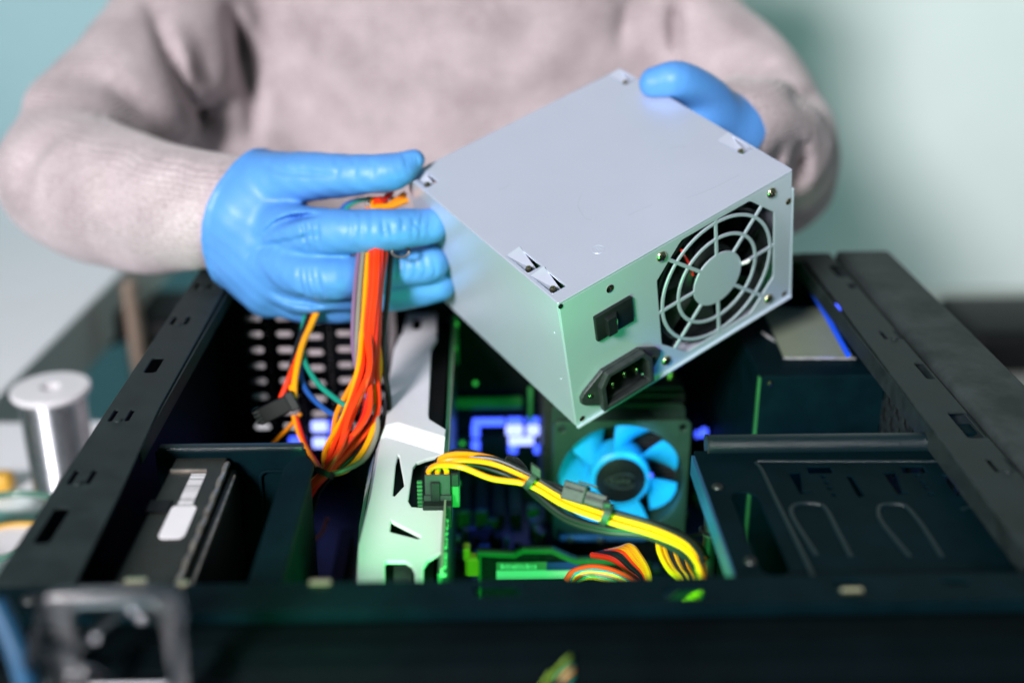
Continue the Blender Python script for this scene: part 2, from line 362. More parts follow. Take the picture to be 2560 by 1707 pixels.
# rear wall with slot opening; slot covers
sx0, sx1 = -160.0, -58.0
g = G(); g.plate([(XL, -178), (XR, -178), (XR, -2), (XL, -2)], [[(sx0, -140), (sx1, -140), (sx1, -14), (sx0, -14)]], -1, 0, XZ(718)); g.make('rear_panel', 'inner', case)
G().box(((XL + XR) / 2, 712, -1.0), (XR - XL, 14, 1.6)).make('rear_rail', 'rail', case)
cx = [-150.0, -130.6, -111.2, -91.8, -72.4]
for i, x in enumerate(cx):
    hl = []
    for j in range(9):
        z = -29 - j * 11.2 - (0 if i != 2 else 2)
        hl.append(rrect(x - 5.0, z - 2.0, x + 5.0, z + 2.0, 1.9, 4))
    g = G(); g.plate([(x - 9.6, -139), (x + 9.6, -139), (x + 9.6, -15), (x - 9.6, -15)], hl, 1.2, 2.2, XZ(718)); g.make('slot_cover', 'inner', case)
# front bar, bezel, grille
holes = []
for q, l in (((1142, 1356), 17), ((1572, 1362), 14)):
    p = az(*q, 0); holes.append(rrect(p.x - l / 2, p.y - 3.2, p.x + l / 2, p.y + 3.2, 3, 4))
for q, l in (((1945, 1340), 9), ((2195, 1338), 9)):
    p = az(*q, 0); holes.append(rrect(p.x - l / 2, p.y - 2, p.x + l / 2, p.y + 2, 1.5, 3))
g = G(); g.plate([(XL, 338.5), (XR, 338.5), (XR, 355.5), (XL, 355.5)], holes, -1.4, 0.4); g.make('front_bar', 'black_coat', case, bev=0.3, seg=1)
G().box(((XL + XR) / 2, 339.4, -90), (XR - XL, 1.2, 177)).make('front_frame', 'black_coat', case)
for q in ((310, 1334), (735, 1338), (1957, 1357), (420, 1340)):
    p = az(*q, 1); w_ = 8 if q[0] != 420 else 4
    g = G(); g.box((p.x, p.y, 0.9), (w_, 3.0, 1.6), bev=0.5); g.make('rivet_tab', 'bright', case, True)
for x in (-158, 222): screw(case, Matrix.Translation((x, 347, 0.6)), 3, 'dull')
bz = thing('case_front', 'black plastic case front with vertical grille ribs along the bottom of the picture', 'case front', (20, 310, -200))
g = G(); prof = [(337, -6), (337, -3.5), (333, -2.2), (322, -2.2), (316, -6.5), (313.5, -12), (313.5, -178), (337, -178)]
n = len(prof); vs = [(x, y, z) for x in (XL - 6, 268) for y, z in prof]
g.add(vs, [[i, (i + 1) % n, n + (i + 1) % n, n + i] for i in range(n)] + [list(range(n)), list(reversed(range(n, 2 * n)))]); g.make('bezel_body', 'bezel', bz, bev=0.6)
G().box((45, 310.5, -17.5), (452, 4, 4), bev=1).make('trim_ledge', 'bezel', bz)
for i in range(56):
    x = -172 + i * 8.0
    g = G(); g.box((x, 308.5, -62), (3.0, 8, 76), bev=0.8); g.make('grille_rib', 'bezel', bz)
# hard-drive cage and drive
zc = -12.0
G().box((-116, 479.5, zc - 55), (68, 1.4, 110)).make('drive_cage_back', 'black_coat', case)
g = G(); g.box((-116, 481, zc + 0.5), (66, 5, 3.4), bev=1.2, seg=2); g.make('drive_cage_rim', 'coat_gloss', case, True)
g = G(); g.plate(rrect(-104, zc - 60, -88, zc - 9, 4), [rrect(-102.6, zc - 58.6, -89.4, zc - 10.4, 3)], 0.6, 2.0, XZ(478.8)); g.make('pressed_ridge', 'black_coat', case, bev=0.4)
g = G(); g.plate(rrect(372, zc - 140, 470, zc + 1, 5), [rrect(400, zc - 60, 408, zc - 46, 2)], -1, 1, YZ(-80)); g.make('drive_cage_side', 'black_coat', case, bev=0.6)
g = G(); g.plate([(-89, 360), (-89, 462), (-85, 471), (-79.5, 471), (-76, 464), (-76, 360)], [], zc - 1, zc + 1.5); g.make('drive_cage_flange', 'black_coat', case, bev=1.0, seg=3)
hd = thing('hard_drive', 'black hard drive with white barcode strip held in the left bay', 'hard drive', (-126, 420, -115))
zt = -14.0
def hz(x, y): p = az(x, y, zt); return (p.x, p.y)
xa = -140.5; xb = -117.0
g = G(); g.plate([(xa, 360), (xb, 360), (xb, 477), (xa, 477)][::1], [rrect(xa - 3, *(lambda p: (p[1] - 4, xa + 6.5, p[1] + 4))(hz(352, 1166)), 1, 2)] if False else [], zt - 100, zt); g.make('drive_body', 'hdd', hd, bev=0.8)
p = hz(360, 1165); g = G(); g.box((xa + 3.5, p[1], zt + 0.3), (9, 9, 1.2)); g.make('notch_cover', 'chip', hd)
p = hz(400, 1085); g = G(); g.box(((xa + xb) / 2 - 3, p[1] + 1, zt + 0.4), (16, 1.2, 1)); g.make('seam_strip', 'hdd_edge', hd)
y0, y1 = hz(410, 1167)[1], hz(445, 1090)[1]
bars = G(); xs = -126.5
G().plate([(xs - 3.2, y0), (xs + 3.2, y0), (xs + 3.2, y1), (xs - 3.2, y1)], [], zt + 0.1, zt + 0.5).make('barcode_sticker', 'white_lab', hd)
yy = y0 + 1
while yy < y1 - 1:
    wd = random.choice((0.35, 0.6, 0.9)); bars.box((xs, yy, zt + 0.55), (6.3, wd * 0.6, 0.12)); yy += wd + random.choice((0.8, 1.4, 2.0))
bars.make('barcode_print', 'grey_print', hd)
y2, y3 = hz(385, 1238)[1], hz(395, 1163)[1]
G().plate(rrect(-131.5, y2, -121, y3, 2.6, 5), [], zt + 0.1, zt + 0.55).make('label_sticker', 'white_lab', hd)
g = G(); g.tube([(xb + 0.5, y, zt - 1.2 + 0.4 * math.sin(y * 0.5)) for y in range(362, 476, 3)], 1.5, 8); g.make('cover_edge', 'hdd_edge', hd, True)
g = G(); g.box((xb + 2.6, 420, zt - 50), (4.4, 108, 92), bev=1.8, seg=3); g.make('cover_plate', 'hdd', hd, True)
g = G(); g.tube([(xb + 4.2, y, zt - 5) for y in range(366, 474, 6)], 1.0, 8); g.make('cover_bead', 'hdd_edge', hd, True)
screw(hd, frame((xb + 3.4, 468, zt - 7), (0, 1, 0), (0, 0, 1), (1, 0, 0)), 2.2)
# optical bay cage, right front
zo = -12.0
def oz(x, y): p = az(x, y, zo); return (p.x, p.y)
def z8(x, y): return oz((1660 + x * 900 / 2352) / K, (900 + y * 900 / 2352) / K)
xl = 93.5
outer = [(xl, 356), (222, 356), (222, 474), (xl + 1, 474)]
hl = []
def poly(*pts): hl.append([z8(*p) for p in pts])
poly((815, 735), (890, 728), (905, 855), (965, 858), (965, 868), (890, 872))
poly((930, 692), (1085, 690), (1105, 735), (950, 738))
poly((1190, 750), (1225, 752), (1310, 885), (1270, 892))
poly((1435, 735), (1510, 728), (1555, 855), (1605, 860), (1600, 870), (1530, 872))
poly((1545, 690), (1690, 688), (1718, 733), (1565, 735))
poly((1812, 748), (1850, 750), (1945, 875), (1915, 882))
for q in ((1040, 757), (1065, 797), (1085, 835), (1112, 877), (1658, 755), (1695, 797), (1718, 830), (1745, 872)):
    c = z8(*q); hl.append(circ(c[0], c[1], 1.35, 10))
pa, pb = z8(530, 900), z8(720, 1350); dd = (Vector(pb) - Vector(pa)).normalized(); nn = Vector((-dd.y, dd.x)); slot = []
for i in range(9):
    a_ = math.pi * i / 8; slot.append(tuple(Vector(pa) - dd * 5.6 * math.sin(a_) + nn * 5.6 * math.cos(a_) * -1))
for i in range(9):
    a_ = math.pi * i / 8; slot.append(tuple(Vector(pb) + dd * 5.6 * math.sin(a_) + nn * 5.6 * math.cos(a_)))
hl.append(slot)
g = G(); g.plate(outer, hl, zo - 1.2, zo); g.make('drive_bay_plate', 'black_coat', case, bev=0.4, seg=2)
rl = [Vector((xl + 7, 476, zo + 1.5)), Vector((222, 476, zo + 1.5))]
g = G(); g.tube(rl, 5.0, 20); g.make('rolled_edge', 'coat_gloss', case, True)
g = G(); g.tube([(xl + 6.8, 476, zo + 1.5), (xl + 7.6, 476, zo + 1.5)], 5.2, 20); g.make('rolled_edge_cap', 'rail', case, True)
# pressed panels (raised ridges)
def ridge(pts, r=0.9):
    g = G(); g.tube([(*z8(*p), zo - 0.25) for p in pts], r, 8); g.make('pressed_ridge', 'black_coat', case, True)
ridge(curve([(600, 665, 0), (720, 900, 0), (820, 1100, 0), (985, 1420, 0)], 4)) if False else None
def ridge2(pts): 
    c = curve([(*z8(*p), zo - 0.2) for p in pts], 5); g = G(); g.tube(c, 0.95, 10); g.make('pressed_ridge', 'coat_gloss', case, True)
ridge2([(600, 668), (640, 720), (720, 890), (820, 1090), (985, 1430)])
ridge2([(610, 660), (900, 662), (1300, 662), (1700, 662), (2000, 660)])
ridge2([(1225, 1290), (1130, 1110), (1060, 975), (1000, 940), (880, 940), (830, 975), (860, 1060), (1000, 1280)])
ridge2([(1820, 1290), (1700, 1100), (1610, 985), (1550, 945), (1430, 948), (1400, 985), (1430, 1070), (1610, 1290)])
ridge2([(2300, 1290), (2180, 1120), (2080, 1000), (2010, 960), (1940, 980)])
for q in ((350, 830), (565, 1315)): p = z8(*q); screw(case, Matrix.Translation((p[0], p[1], zo)), 2.6, 'dull')
G().box((xl, 414, zo - 5), (1.4, 112, 9.5)).make('bay_flange', 'blue_pl', case)  # steel flange; the blue light on it is put into its colour
pp = az(1640, 1215, -30)
g = G(); g.tube([(99, 446, -13), (99, 446, -100), (99, 446, -176)], 3.4, 12); g.make('bay_post', 'plastic', case, True)
G().box((103, 415, -96), (1.4, 122, 164)).make('drive_bay_side', 'inner', case)  # bay side, lengthened to keep the green lamp out of the bay
g = G(); tp = [Vector((99 + 4.6 * math.cos(a_ * math.pi / 8), 446 + 4.6 * math.sin(a_ * math.pi / 8), -37 + 0.5 * math.sin(a_))) for a_ in range(17)]
g.tube(tp, 0.9, 8); g.tube([(94.5, 444, -37), (86, 438, -35), (82, 441, -33)], 0.8, 8)
tag(g.make('cable_tie', 'plastic', None, True), 'black cable tie looped round the dark post beside the yellow wires', 'cable tie', 'cable ties round the wires')

# power supply box already mounted at the right rear
ib = thing('mounted_power_box', 'black metal box with pale sticker mounted inside the case at right rear', 'power supply', (195, 655, -180))
g = G(); g.box((188, 654, -104), (71, 124, 150), bev=1.2); g.make('box_body', 'black_coat', ib)
la, lb, lc_, ld = [az(*q, -28) for q in ((1802, 822), (1962, 822), (1885, 705), (1750, 705))]
g = G(); g.plate([(la.x, la.y), (lb.x, lb.y), (lc_.x, lc_.y), (ld.x, ld.y)], [], -28.8, -28.3); g.make('label_sticker', 'lab_green', ib)
g = G()
for i in range(40):
    f = i / 39; p = la.lerp(lb, f); g.box((p.x, p.y - 0.3, -28.0 + random.uniform(-.2, .2)), (1.2, random.uniform(0.9, 1.9), 0.8))
g.make('torn_sticker_edge', 'foil', ib)
g = G()
for k in range(3):
    p = az(1765 + k * 7, 775 + k * 4, -28); g.tube([(p.x, p.y, -28.2), (p.x - 2 , p.y + 9, -28.2)], 0.5, 6)
g.make('scratch_mark', 'foil', ib)
G().box((152.3, 594, -95), (1.2, 3, 130)).make('corner_strip', 'green_pl', ib)  # strip whose colour stands for green light on the box's corner
p = az(1795, 834, -30); g = G(); g.lathe([(0.01, 1.2), (1.4, 0.8), (1.6, 0)], 10, XZ(591.8) @ Matrix.Translation((158, -33, 0))); g.make('rivet', 'bright', ib, True)
q = [az(1940, 830, -24), az(1880, 715, -24)]
bl = thing('lit_side_strip', 'blue lit plastic strip along the right wall beside the black box', 'light strip', (206, 640, -24))
a_, b2 = ad(1948, 815, 640), ad(1862, 660, 740); g = G(); g.tube([a_, b2], 1.5, 8); g.make('strip', 'blue_glow', bl)
p = ad(1912, 712, 705); g = G(); g.box(p, (9, 5, 7), bev=1.5); g.make('lamp_end', 'led_blue', bl, True)

# ------------------------------------------------------------------ motherboard and what stands on it
mb = thing('motherboard', 'dark motherboard on the floor of the open case', 'motherboard', (0, 580, -170))
ZM = -165.0
G().box((0, 580, ZM - 0.8), (330, 264, 1.6)).make('board', 'pcb_dark', mb)
for i, x in enumerate((-14.5, -3.2, 8.2, 19.2)):
    o = G().box((x, 692, ZM + 4), (8.2, 58, 8), bev=0.6).make('memory_slot', 'plastic', mb)
    for j in range(14):
        G().box((x, 668 + j * 3.6, ZM + 8.6), (7.0, 1.3, 1.4)).make('slot_rib', 'plastic_gr', o)
    if i < 2: G().box((x, 661, ZM + 6), (8.2, 3.5, 12), bev=0.5).make('slot_latch', 'green_pl', o)  # green light on the slots' near ends is put into this colour
for x, y, sx, sy, h in ((-140, 600, 16, 60, 9), (-112, 600, 8, 90, 10), (-88, 600, 8, 90, 10), (-10, 560, 22, 22, 4), (20, 590, 12, 30, 5), (-5, 640, 14, 10, 8), (150, 560, 22, 30, 7)):
    G().box((x, y, ZM + h / 2), (sx, sy, h), bev=0.5).make('chip', 'chip', mb)
for i in range(18):
    x, y = random.uniform(-25, 38), random.uniform(600, 660)
    g = G(); g.lathe([(0.01, 8), (2.6, 8), (3, 7.4), (3, 0)], 12, Matrix.Translation((x, y, ZM))); g.make('capacitor', 'chip' if i % 3 else 'alu', mb, True)
p = ay(1283, 1339, 600)
c = az(1283 * 0 + 1283, 1340 * 0 + 1160, ZM)
g = G(); p = az(1281, 1338, ZM); 
for q in ((1281, 1338), (1281, 1340)):
    pass
pt = az(1282, 1337, ZM)
rnd = random.Random(11)
for i in range(46):
    x, y = rnd.uniform(-16, 150), rnd.uniform(585, 705)
    if 36 < x < 124 and y > 612: x = rnd.uniform(-16, 36)
    if y > 660 and x < 24: y = rnd.uniform(590, 655)
    h = rnd.uniform(2, 9)
    G().box((x, y, ZM + h / 2), (rnd.uniform(2.5, 9), rnd.uniform(2.5, 9), h), bev=0.4).make(rnd.choice(('chip', 'header')), rnd.choice(('chip', 'plastic_gr', 'green_pl', 'alu', 'pcb', 'w_blue')), mb)
for q, Y in (((1047, 744), 704), ((1043, 800), 704), ((1092, 880), 690), ((1062, 1018), 690), ((1050, 1110), 660)):
    p = ay(*q, Y); g = G(); g.box(p, (3, 2, 3), bev=0.7); g.make('led', 'led_green', mb, True)  # green-lit bits of the board made to glow
# rear heat-sink bar and posts, green glow put into their colour
g = G(); a_, b2 = ay(1045, 925, 706), ay(1200, 925, 706); g.box(((a_.x + b2.x) / 2, 706, a_.z), (b2.x - a_.x, 4, 8), bev=1); g.make('heat_sink_bar', 'green_pl', mb)
p = ay(1218, 930, 690); g = G(); g.box((p.x, 690, p.z), (3, 3, 26), bev=0.6); g.make('bracket_post', 'green_pl', mb)
p = ay(1046, 775, 712); g = G(); g.box((p.x, 708, p.z), (4, 4, 34), bev=0.8); g.make('board_edge_post', 'green_pl', mb)
p = az(1385, 1235, -147); g = G(); g.box((p.x, p.y, -147), (54, 4, 4), bev=1); g.make('cooler_bracket', 'blue_pl', mb)
for q in ((1310, 1233), (1378, 1233)):
    p = az(*q, -145); g = G(); g.lathe([(0.01, 2.2), (2, 1.8), (2.6, 0)], 12, frame((p.x, p.y - 2.5, p.z), (1, 0, 0), (0, 0, 1), (0, -1, 0))); g.make('screw', 'alu', mb, True)
p = az(1281, 1235, -147); g = G(); g.lathe([(0.01, 2.2), (2, 1.8), (2.6, 0)], 12, Matrix.Translation(az(1281 * 0 + 1282, 1338 * 0 + 1338, -150))); 
p = az(1283 - 1, 1170, ZM); q = az(1283, 1345, ZM)
sm = az(1283, 1345, ZM)
p = az(1108 + 172, 1090 + 250, ZM)

# blue LED row at the rear wall; glowing blocks also stand for blue-lit parts
ls = thing('led_strip', 'row of glowing blue lights along the foot of the rear wall', 'light strip', (0, 712, -150))
G().box((-30, 715, -146), (230, 3, 40)).make('strip_base', 'chip', ls)
def led_or_lit_bit(x0, y0, x1, y1, m_, Y=710):
    a_, b2 = ay(x0, y0, Y), ay(x1, y1, Y)
    g = G(); g.box(((a_.x + b2.x) / 2, Y, (a_.z + b2.z) / 2), (abs(b2.x - a_.x), 4, abs(b2.z - a_.z)), bev=1.2, seg=2); g.make('led', m_, ls, True)
for a_ in ((1085, 962, 1160, 976, 'led_blue'), (1083, 976, 1102, 1004, 'led_blue'), (1164, 960, 1200, 972, 'led_blue'), (1208, 960, 1238, 972, 'led_blue'), (1162, 977, 1201, 998, 'led_white'), (1210, 977, 1238, 998, 'led_white'),
           (1168, 1004, 1226, 1020, 'led_white'), (1083, 1012, 1102, 1034, 'led_blue'), (1168, 1022, 1188, 1040, 'led_blue'), (1226, 1022, 1240, 1040, 'led_blue'), (1032, 955, 1044, 1022, 'led_blue'), (1034, 1028, 1042, 1040, 'led_blue'),
           (715, 968, 752, 990, 'led_white'), (718, 1006, 752, 1026, 'led_white'), (755, 965, 764, 1034, 'led_blue'), (664, 1004, 700, 1030, 'led_blue'), (856, 965, 866, 985, 'led_blue'), (850, 1000, 858, 1016, 'led_blue'),
           (1598, 990, 1606, 1004, 'led_blue'), (1610, 984, 1624, 1002, 'led_blue')): led_or_lit_bit(*a_)
for x, e_ in ((-110, 0.003), (5, 0.008), (60, 0.008)): lamp('blue_led_lamp', 'POINT', (x, 690, -125), (0, 0, 0), e_, (0.04, 0.08, 1.0), 0.01)
lamp('blue_led_lamp', 'POINT', (175, 575, -80), (0, 0, 0), 0.012, (0.02, 0.06, 1.0), 0.01)
lamp('blue_led_lamp', 'POINT', (196, 690, -45), (0, 0, 0), 0.010, (0.02, 0.10, 1.0), 0.01)

# memory module in front
ra = az(1100, 1262, -118); YR = 548.0
rm = thing('memory_module', 'memory stick with green heat spreader and pale label in front of the fan', 'memory module', (50, YR, -160))
def rz(x, y, Y=YR): p = ay(x, y, Y); return (p.x, p.z)
out = [rz(*q) for q in ((1098, 1345), (1096, 1262), (1180, 1266), (1200, 1256), (1270, 1256), (1310, 1275), (1325, 1280), (1400, 1278), (1440, 1278), (1440, 1345))]
low = out[0][1] - 24
out[0] = (out[0][0], low); out[-1] = (out[-1][0], low)
inn = [rz(*q) for q in ((1106, 1340), (1106, 1272), (1182, 1276), (1202, 1266), (1266, 1266), (1305, 1284), (1322, 1290), (1432, 1290), (1432, 1340))]
inn[0] = (inn[0][0], low + 2); inn[-1] = (inn[-1][0], low + 2)
g = G(); g.plate(out, [], -1, 1, XZ(YR + 1)); g.make('memory_board', 'pcb_dark', rm)
g = G(); g.plate(out, [inn], 0, 3.0, XZ(YR)); g.make('heat_spreader', 'green_pl', rm, bev=0.3)
def strip(x0, y0, x1, y1, m_, nm, th=0.5):
    a_, b2 = rz(x0, y0), rz(x1, y1)
    g = G(); g.plate([(a_[0], b2[1]), (b2[0], b2[1]), (b2[0], a_[1]), (a_[0], a_[1])], [], 1.1, 1.1 + th, XZ(YR)); return g.make(nm, m_, rm)
strip(1140, 1306, 1325, 1326, 'white_lab', 'label_sticker')
strip(1140, 1288, 1255, 1305, 'lab_green', 'label_sticker'); strip(1255, 1288, 1330, 1305, 'navy', 'label_sticker')
g = G()
for k in range(26):
    x = 1150 + k * 6.4
    a_ = rz(x, 1292 + random.uniform(-1, 2)); b2 = rz(x + random.uniform(3, 5), 1302)
    if x < 1230: g.box(((a_[0] + b2[0]) / 2, YR - 1.8, (a_[1] + b2[1]) / 2), (abs(b2[0] - a_[0]), 0.2, abs(a_[1] - b2[1])))
g.make('label_print', 'white_print', rm)
g = G(); a_ = rz(1085, 1300); g.box((a_[0], YR, a_[1] + 1), (8, 8, 12), bev=1.5); g.box((a_[0] - 3, YR + 2, a_[1] + 8), (4, 8, 8), bev=1)
g.make('slot_latch', 'amber_cl', rm)

# ------------------------------------------------------------------ cpu cooler
ck = thing('cpu_cooler', 'processor cooler with a bright blue seven blade fan under the power supply', 'cpu cooler', (80, 640, -165))
FC = ay(1428, 1086, 620); FX, FZ = FC.x, FC.z; FZ = -109; FX = 80.5
Xf = XZ(620) @ Matrix.Translation((FX, FZ, 0))
g = G(); g.plate(rrect(-40.5, -40.5, 40.5, 40.5, 4), [circ(0, 0, 37.6, 48)] + [circ(a_ * 35.7, b2 * 35.7, 2.2, 12) for a_ in (-1, 1) for b2 in (-1, 1)], -2, 2, Xf); g.plate(rrect(-40.5, -40.5, 40.5, 40.5, 4), [circ(0, 0, 38, 48)], -23, -20, Xf)
fr = g.make('fan_frame', 'fan_frame', ck, bev=0.5)
g = G(); g.lathe([(38.2, -22), (38.2, 0), (39.4, 0), (39.4, -22)], 48, Xf, True); g.make('fan_duct', 'fan_frame', ck, True)
g = G(); g.lathe([(0.01, 0.4), (13.5, 0.4), (16.6, 0.2), (18.3, -1.2), (18.6, -4), (18.6, -18)], 48, Xf); g.make('fan_hub', 'blade', ck, True)
g = G(); g.lathe([(0.01, 1.3), (14.6, 1.3), (15.2, 0.9), (15.2, 0)], 40, Xf); hb = g.make('hub_sticker', 'chip', ck, True)
g = G(); pts = [(9 * math.cos(t_), 4.6 * math.sin(t_) * (1 + 0.3 * math.cos(t_)), 1.5) for t_ in [i * 0.2 + 0.5 for i in range(28)]]
g.tube([Xf @ Vector(p) for p in pts], 0.5, 6)
for k in range(4): g.box((-5 + k * 3.2, 0.2 * (-1) ** k, 1.45), (2.0, 3.4, 0.3), Xf)
for k in range(4): g.box((-5 + k * 3.2 + 0.3, 0.2 * (-1) ** k, 1.5), (0.9, 1.6, 0.35), Xf)
g.make('hub_logo', 'hub_print', hb)
for k in range(7):
    a0 = math.radians(137 + 360 / 7 * k); vs = []; fs = []; NR, NA = 8, 6
    for s_ in (0, 1):
        for i in range(NR + 1):
            f = i / NR; r = 17.5 + f * 19.3; hw = math.radians(16.5 + 7 * f); sw = math.radians(-14 * f)
            for j in range(NA + 1):
                u = j / NA * 2 - 1; a_ = a0 + sw + u * hw; dz = -9 + u * (7.5 - 2.0 * f) + 1.2 * (1 - u * u) - s_ * 1.3
                rr = r - (1.6 * u * u * f if i == NR else 0)
                vs.append((rr * math.cos(a_), rr * math.sin(a_), dz))
    n1_ = (NR + 1) * (NA + 1)
    for i in range(NR):
        for j in range(NA):
            q = [i * (NA + 1) + j, i * (NA + 1) + j + 1, (i + 1) * (NA + 1) + j + 1, (i + 1) * (NA + 1) + j]
            fs += [q, [x + n1_ for x in reversed(q)]]
    rim = [j for j in range(NA + 1)] + [(i * (NA + 1) + NA) for i in range(1, NR + 1)] + [NR * (NA + 1) + j for j in range(NA - 1, -1, -1)] + [i * (NA + 1) for i in range(NR - 1, 0, -1)]
    for i in range(len(rim)):
        a1, a2 = rim[i], rim[(i + 1) % len(rim)]; fs.append([a1, a1 + n1_, a2 + n1_, a2])
    g = G(); g.add(vs, fs, Xf); g.make('fan_blade', 'blade', ck, True)
for k in range(3):
    a_ = math.radians(80 + 120 * k); g = G(); g.tube([Xf @ Vector((18 * math.cos(a_), 18 * math.sin(a_), -21)), Xf @ Vector((38 * math.cos(a_), 38 * math.sin(a_), -21))], 1.6, 6); g.make('fan_strut', 'fan_frame', ck)
g = G(); p = Xf @ Vector((18.0, 3.2, 0.2)); g.box(p, (3, 2, 3), bev=0.8); g.make('led', 'led_blue', ck, True)
lamp('fan_led_lamp', 'POINT', Xf @ Vector((14, 26, 9)), (0, 0, 0), 0.016, (0.15, 0.55, 1.0), 0.006)
lamp('fan_led_lamp', 'POINT', Xf @ Vector((-24, -18, 12)), (0, 0, 0), 0.016, (0.15, 0.55, 1.0), 0.006)
lamp('fan_led_lamp', 'POINT', Xf @ Vector((26, -16, 9)), (0, 0, 0), 0.012, (0.15, 0.55, 1.0), 0.006)
for k in range(30):
    g = G(); g.box((FX - 2, 672, -66 - k * 3.0), (86, 50, 0.7)); g.make('fin', 'alu', ck)
g = G(); g.box((FX - 2, 672, -62.4), (84, 46, 2), bev=0.6); g.make('top_plate', 'plastic_gr', ck)
for dx in (-20, 0, 20, 34):
    g = G(); c = Vector((FX + dx, 664, -60)); g.lathe([(0.01, 5), (1.8, 4.4), (3, 2), (3, -6)], 12, Matrix.Translation(c)); g.make('heat_pipe', 'copper', ck, True)

# ------------------------------------------------------------------ graphics card
gc = thing('graphics_card', 'graphics card with white angular shroud standing upright in the case', 'graphics card', (-40, 560, -165))
ZG = -40.0
def gz(x, y): p = az(x, y, ZG); return (p.x, p.y)
def z7(x, y): return gz((850 + x * 950 / 2352) / K, (950 + y * 950 / 2352) / K)
right = [(1020, 1170), (946, 1163), (938, 1150), (950, 1075), (958, 1062), (978, 1054), (1018, 1043)]
near = [gz(*q) for q in ((852, 1134), (822, 1255), (818, 1345), (884, 1345), (884, 1292), (889, 1287), (930, 1287), (944, 1296), (952, 1312), (952, 1345), (972, 1345), (973, 1300), (984, 1284), (1014, 1268), (1019, 1168), (946, 1163), (938, 1150), (949, 1072), (957, 1062), (978, 1054), (1019, 1043), (1021, 1030))]
midl = gz(868, 1010); near = near[:-1] + [gz(889, 1003), gz(874, 1006)]
tri1 = [z7(*q) for q in ((358, 462), (366, 470), (398, 648), (392, 658), (338, 716), (328, 712), (345, 520))]
tri2 = [z7(*q) for q in ((316, 868), (500, 962), (498, 976), (480, 980), (316, 938), (310, 930))]
g = G(); g.plate(near, [tri1, tri2], ZG - 2, ZG); sh = g.make('shroud_front', 'white_sh', gc, bev=0.6, seg=2)
# stepped facet and rear part of the shroud, a little higher
ZH = ZG + 5.0
def hz2(x, y): p = az(x, y, ZH); return (p.x, p.y)
f0 = [(874, 1006), (889, 1003), (1019, 1043)]
f1 = [(886, 976), (914, 970), (1022, 1003)]
A_ = [Vector((*gz(*q), ZG)) for q in f0]; B_ = [Vector((*hz2(*q), ZH)) for q in f1]
g = G(); n = 3; lowd = Vector((0, 0, -3)); g.add([*A_, *B_, *[v + lowd for v in A_], *[v + lowd for v in B_]], [[0, 1, 4, 3], [1, 2, 5, 4], [6, 9, 10, 7], [7, 10, 11, 8], [0, 3, 9, 6], [2, 8, 11, 5], [3, 4, 10, 9], [4, 5, 11, 10], [0, 6, 7, 1], [1, 7, 8, 2]]); g.make('shroud_step', 'white_sh', gc)
rear = [hz2(*q) for q in ((886, 976), (914, 970), (1022, 1003), (1024, 985), (986, 962), (984, 950), (990, 800), (1004, 778), (1000, 762), (920, 768), (905, 800), (890, 900))]
g = G(); g.plate(rear, [], ZH - 2, ZH); g.make('shroud_middle', 'white_sh', gc, bev=0.5)
far = [hz2(*q) for q in ((922, 764), (1003, 758), (1003, 704), (936, 702))]
c_ = hz2(955, 742); d_ = hz2(968, 722)
g = G(); g.plate(far, [rrect(c_[0] - 2.5, c_[1] - 3, c_[0] + 3, d_[1] + 3, 2)], ZH - 5, ZH - 3); g.make('shroud_bracket', 'white_sh', gc, bev=0.4)
# bevelled left flank
flk = [(818, 1345), (822, 1255), (852, 1134), (874, 1006)]
tops = [Vector((*gz(*q), ZG - 0.6)) for q in flk] + [Vector((*hz2(*q), ZH - 0.6)) for q in ((886, 976), (890, 900), (905, 800), (920, 768))]
outs = []
for i, v in enumerate(tops):
    outs.append(Vector((v.x - (0.5 if i < 2 else 6 if i < 5 else 3), v.y - (0 if i < 2 else 4), v.z - (18 if i < 2 else 14))))
bots = [v + Vector((-0.5, 0, -60)) for v in outs]
n = len(tops); g = G(); g.add(tops + outs + bots, [[i, i + 1, n + i + 1, n + i] for i in range(n - 1)] + [[n + i, n + i + 1, 2 * n + i + 1, 2 * n + i] for i in range(n - 1)]); g.make('shroud_flank', 'white_sh', gc)
xp = -20.0
g = G(); g.plate([(422, -150), (706, -150), (706, ZG + 3), (480, ZG + 3), (474, ZG - 1), (422, ZG - 1)], [], -0.8, 0.8, YZ(xp)); g.make('circuit_board', 'pcb', gc)
G().box((xp + 1.0, 560, ZG + 0.6), (1.0, 280, 4.0)).make('board_edge', 'lab_green', gc)
me = None
for i in range(26):
    y = 424 + i * 4.0 + random.uniform(-0.8, 0.8); z = ZG - 1.5 - random.uniform(0, 2)
    if me is None: g = G(); g.lathe([(0.01, 1.3), (0.9, 1.1), (1.3, 0.3), (1.3, -1)], 8, frame((0, 0, 0), (0, 1, 0), (0, 0, 1), (1, 0, 0))); o = g.make('capacitor', 'lab_green', gc, True); me = o.data
    else: o = link('capacitor', me, gc)
    o.location = Vector((xp + 1.6, y, z)) * S + Vector(gc.location) * 0
for i in range(14):
    p = az(925, 1291 + i * 4.2, ZG - 6); g = G(); g.box((p.x, p.y, ZG - 7), (7.6, 0.9, 6)); g.make('fin', 'plastic_gr', gc)
g = G(); g.box((-40, 560, ZG - 52), (34, 280, 92)); g.make('heat_sink_core', 'chip', gc)
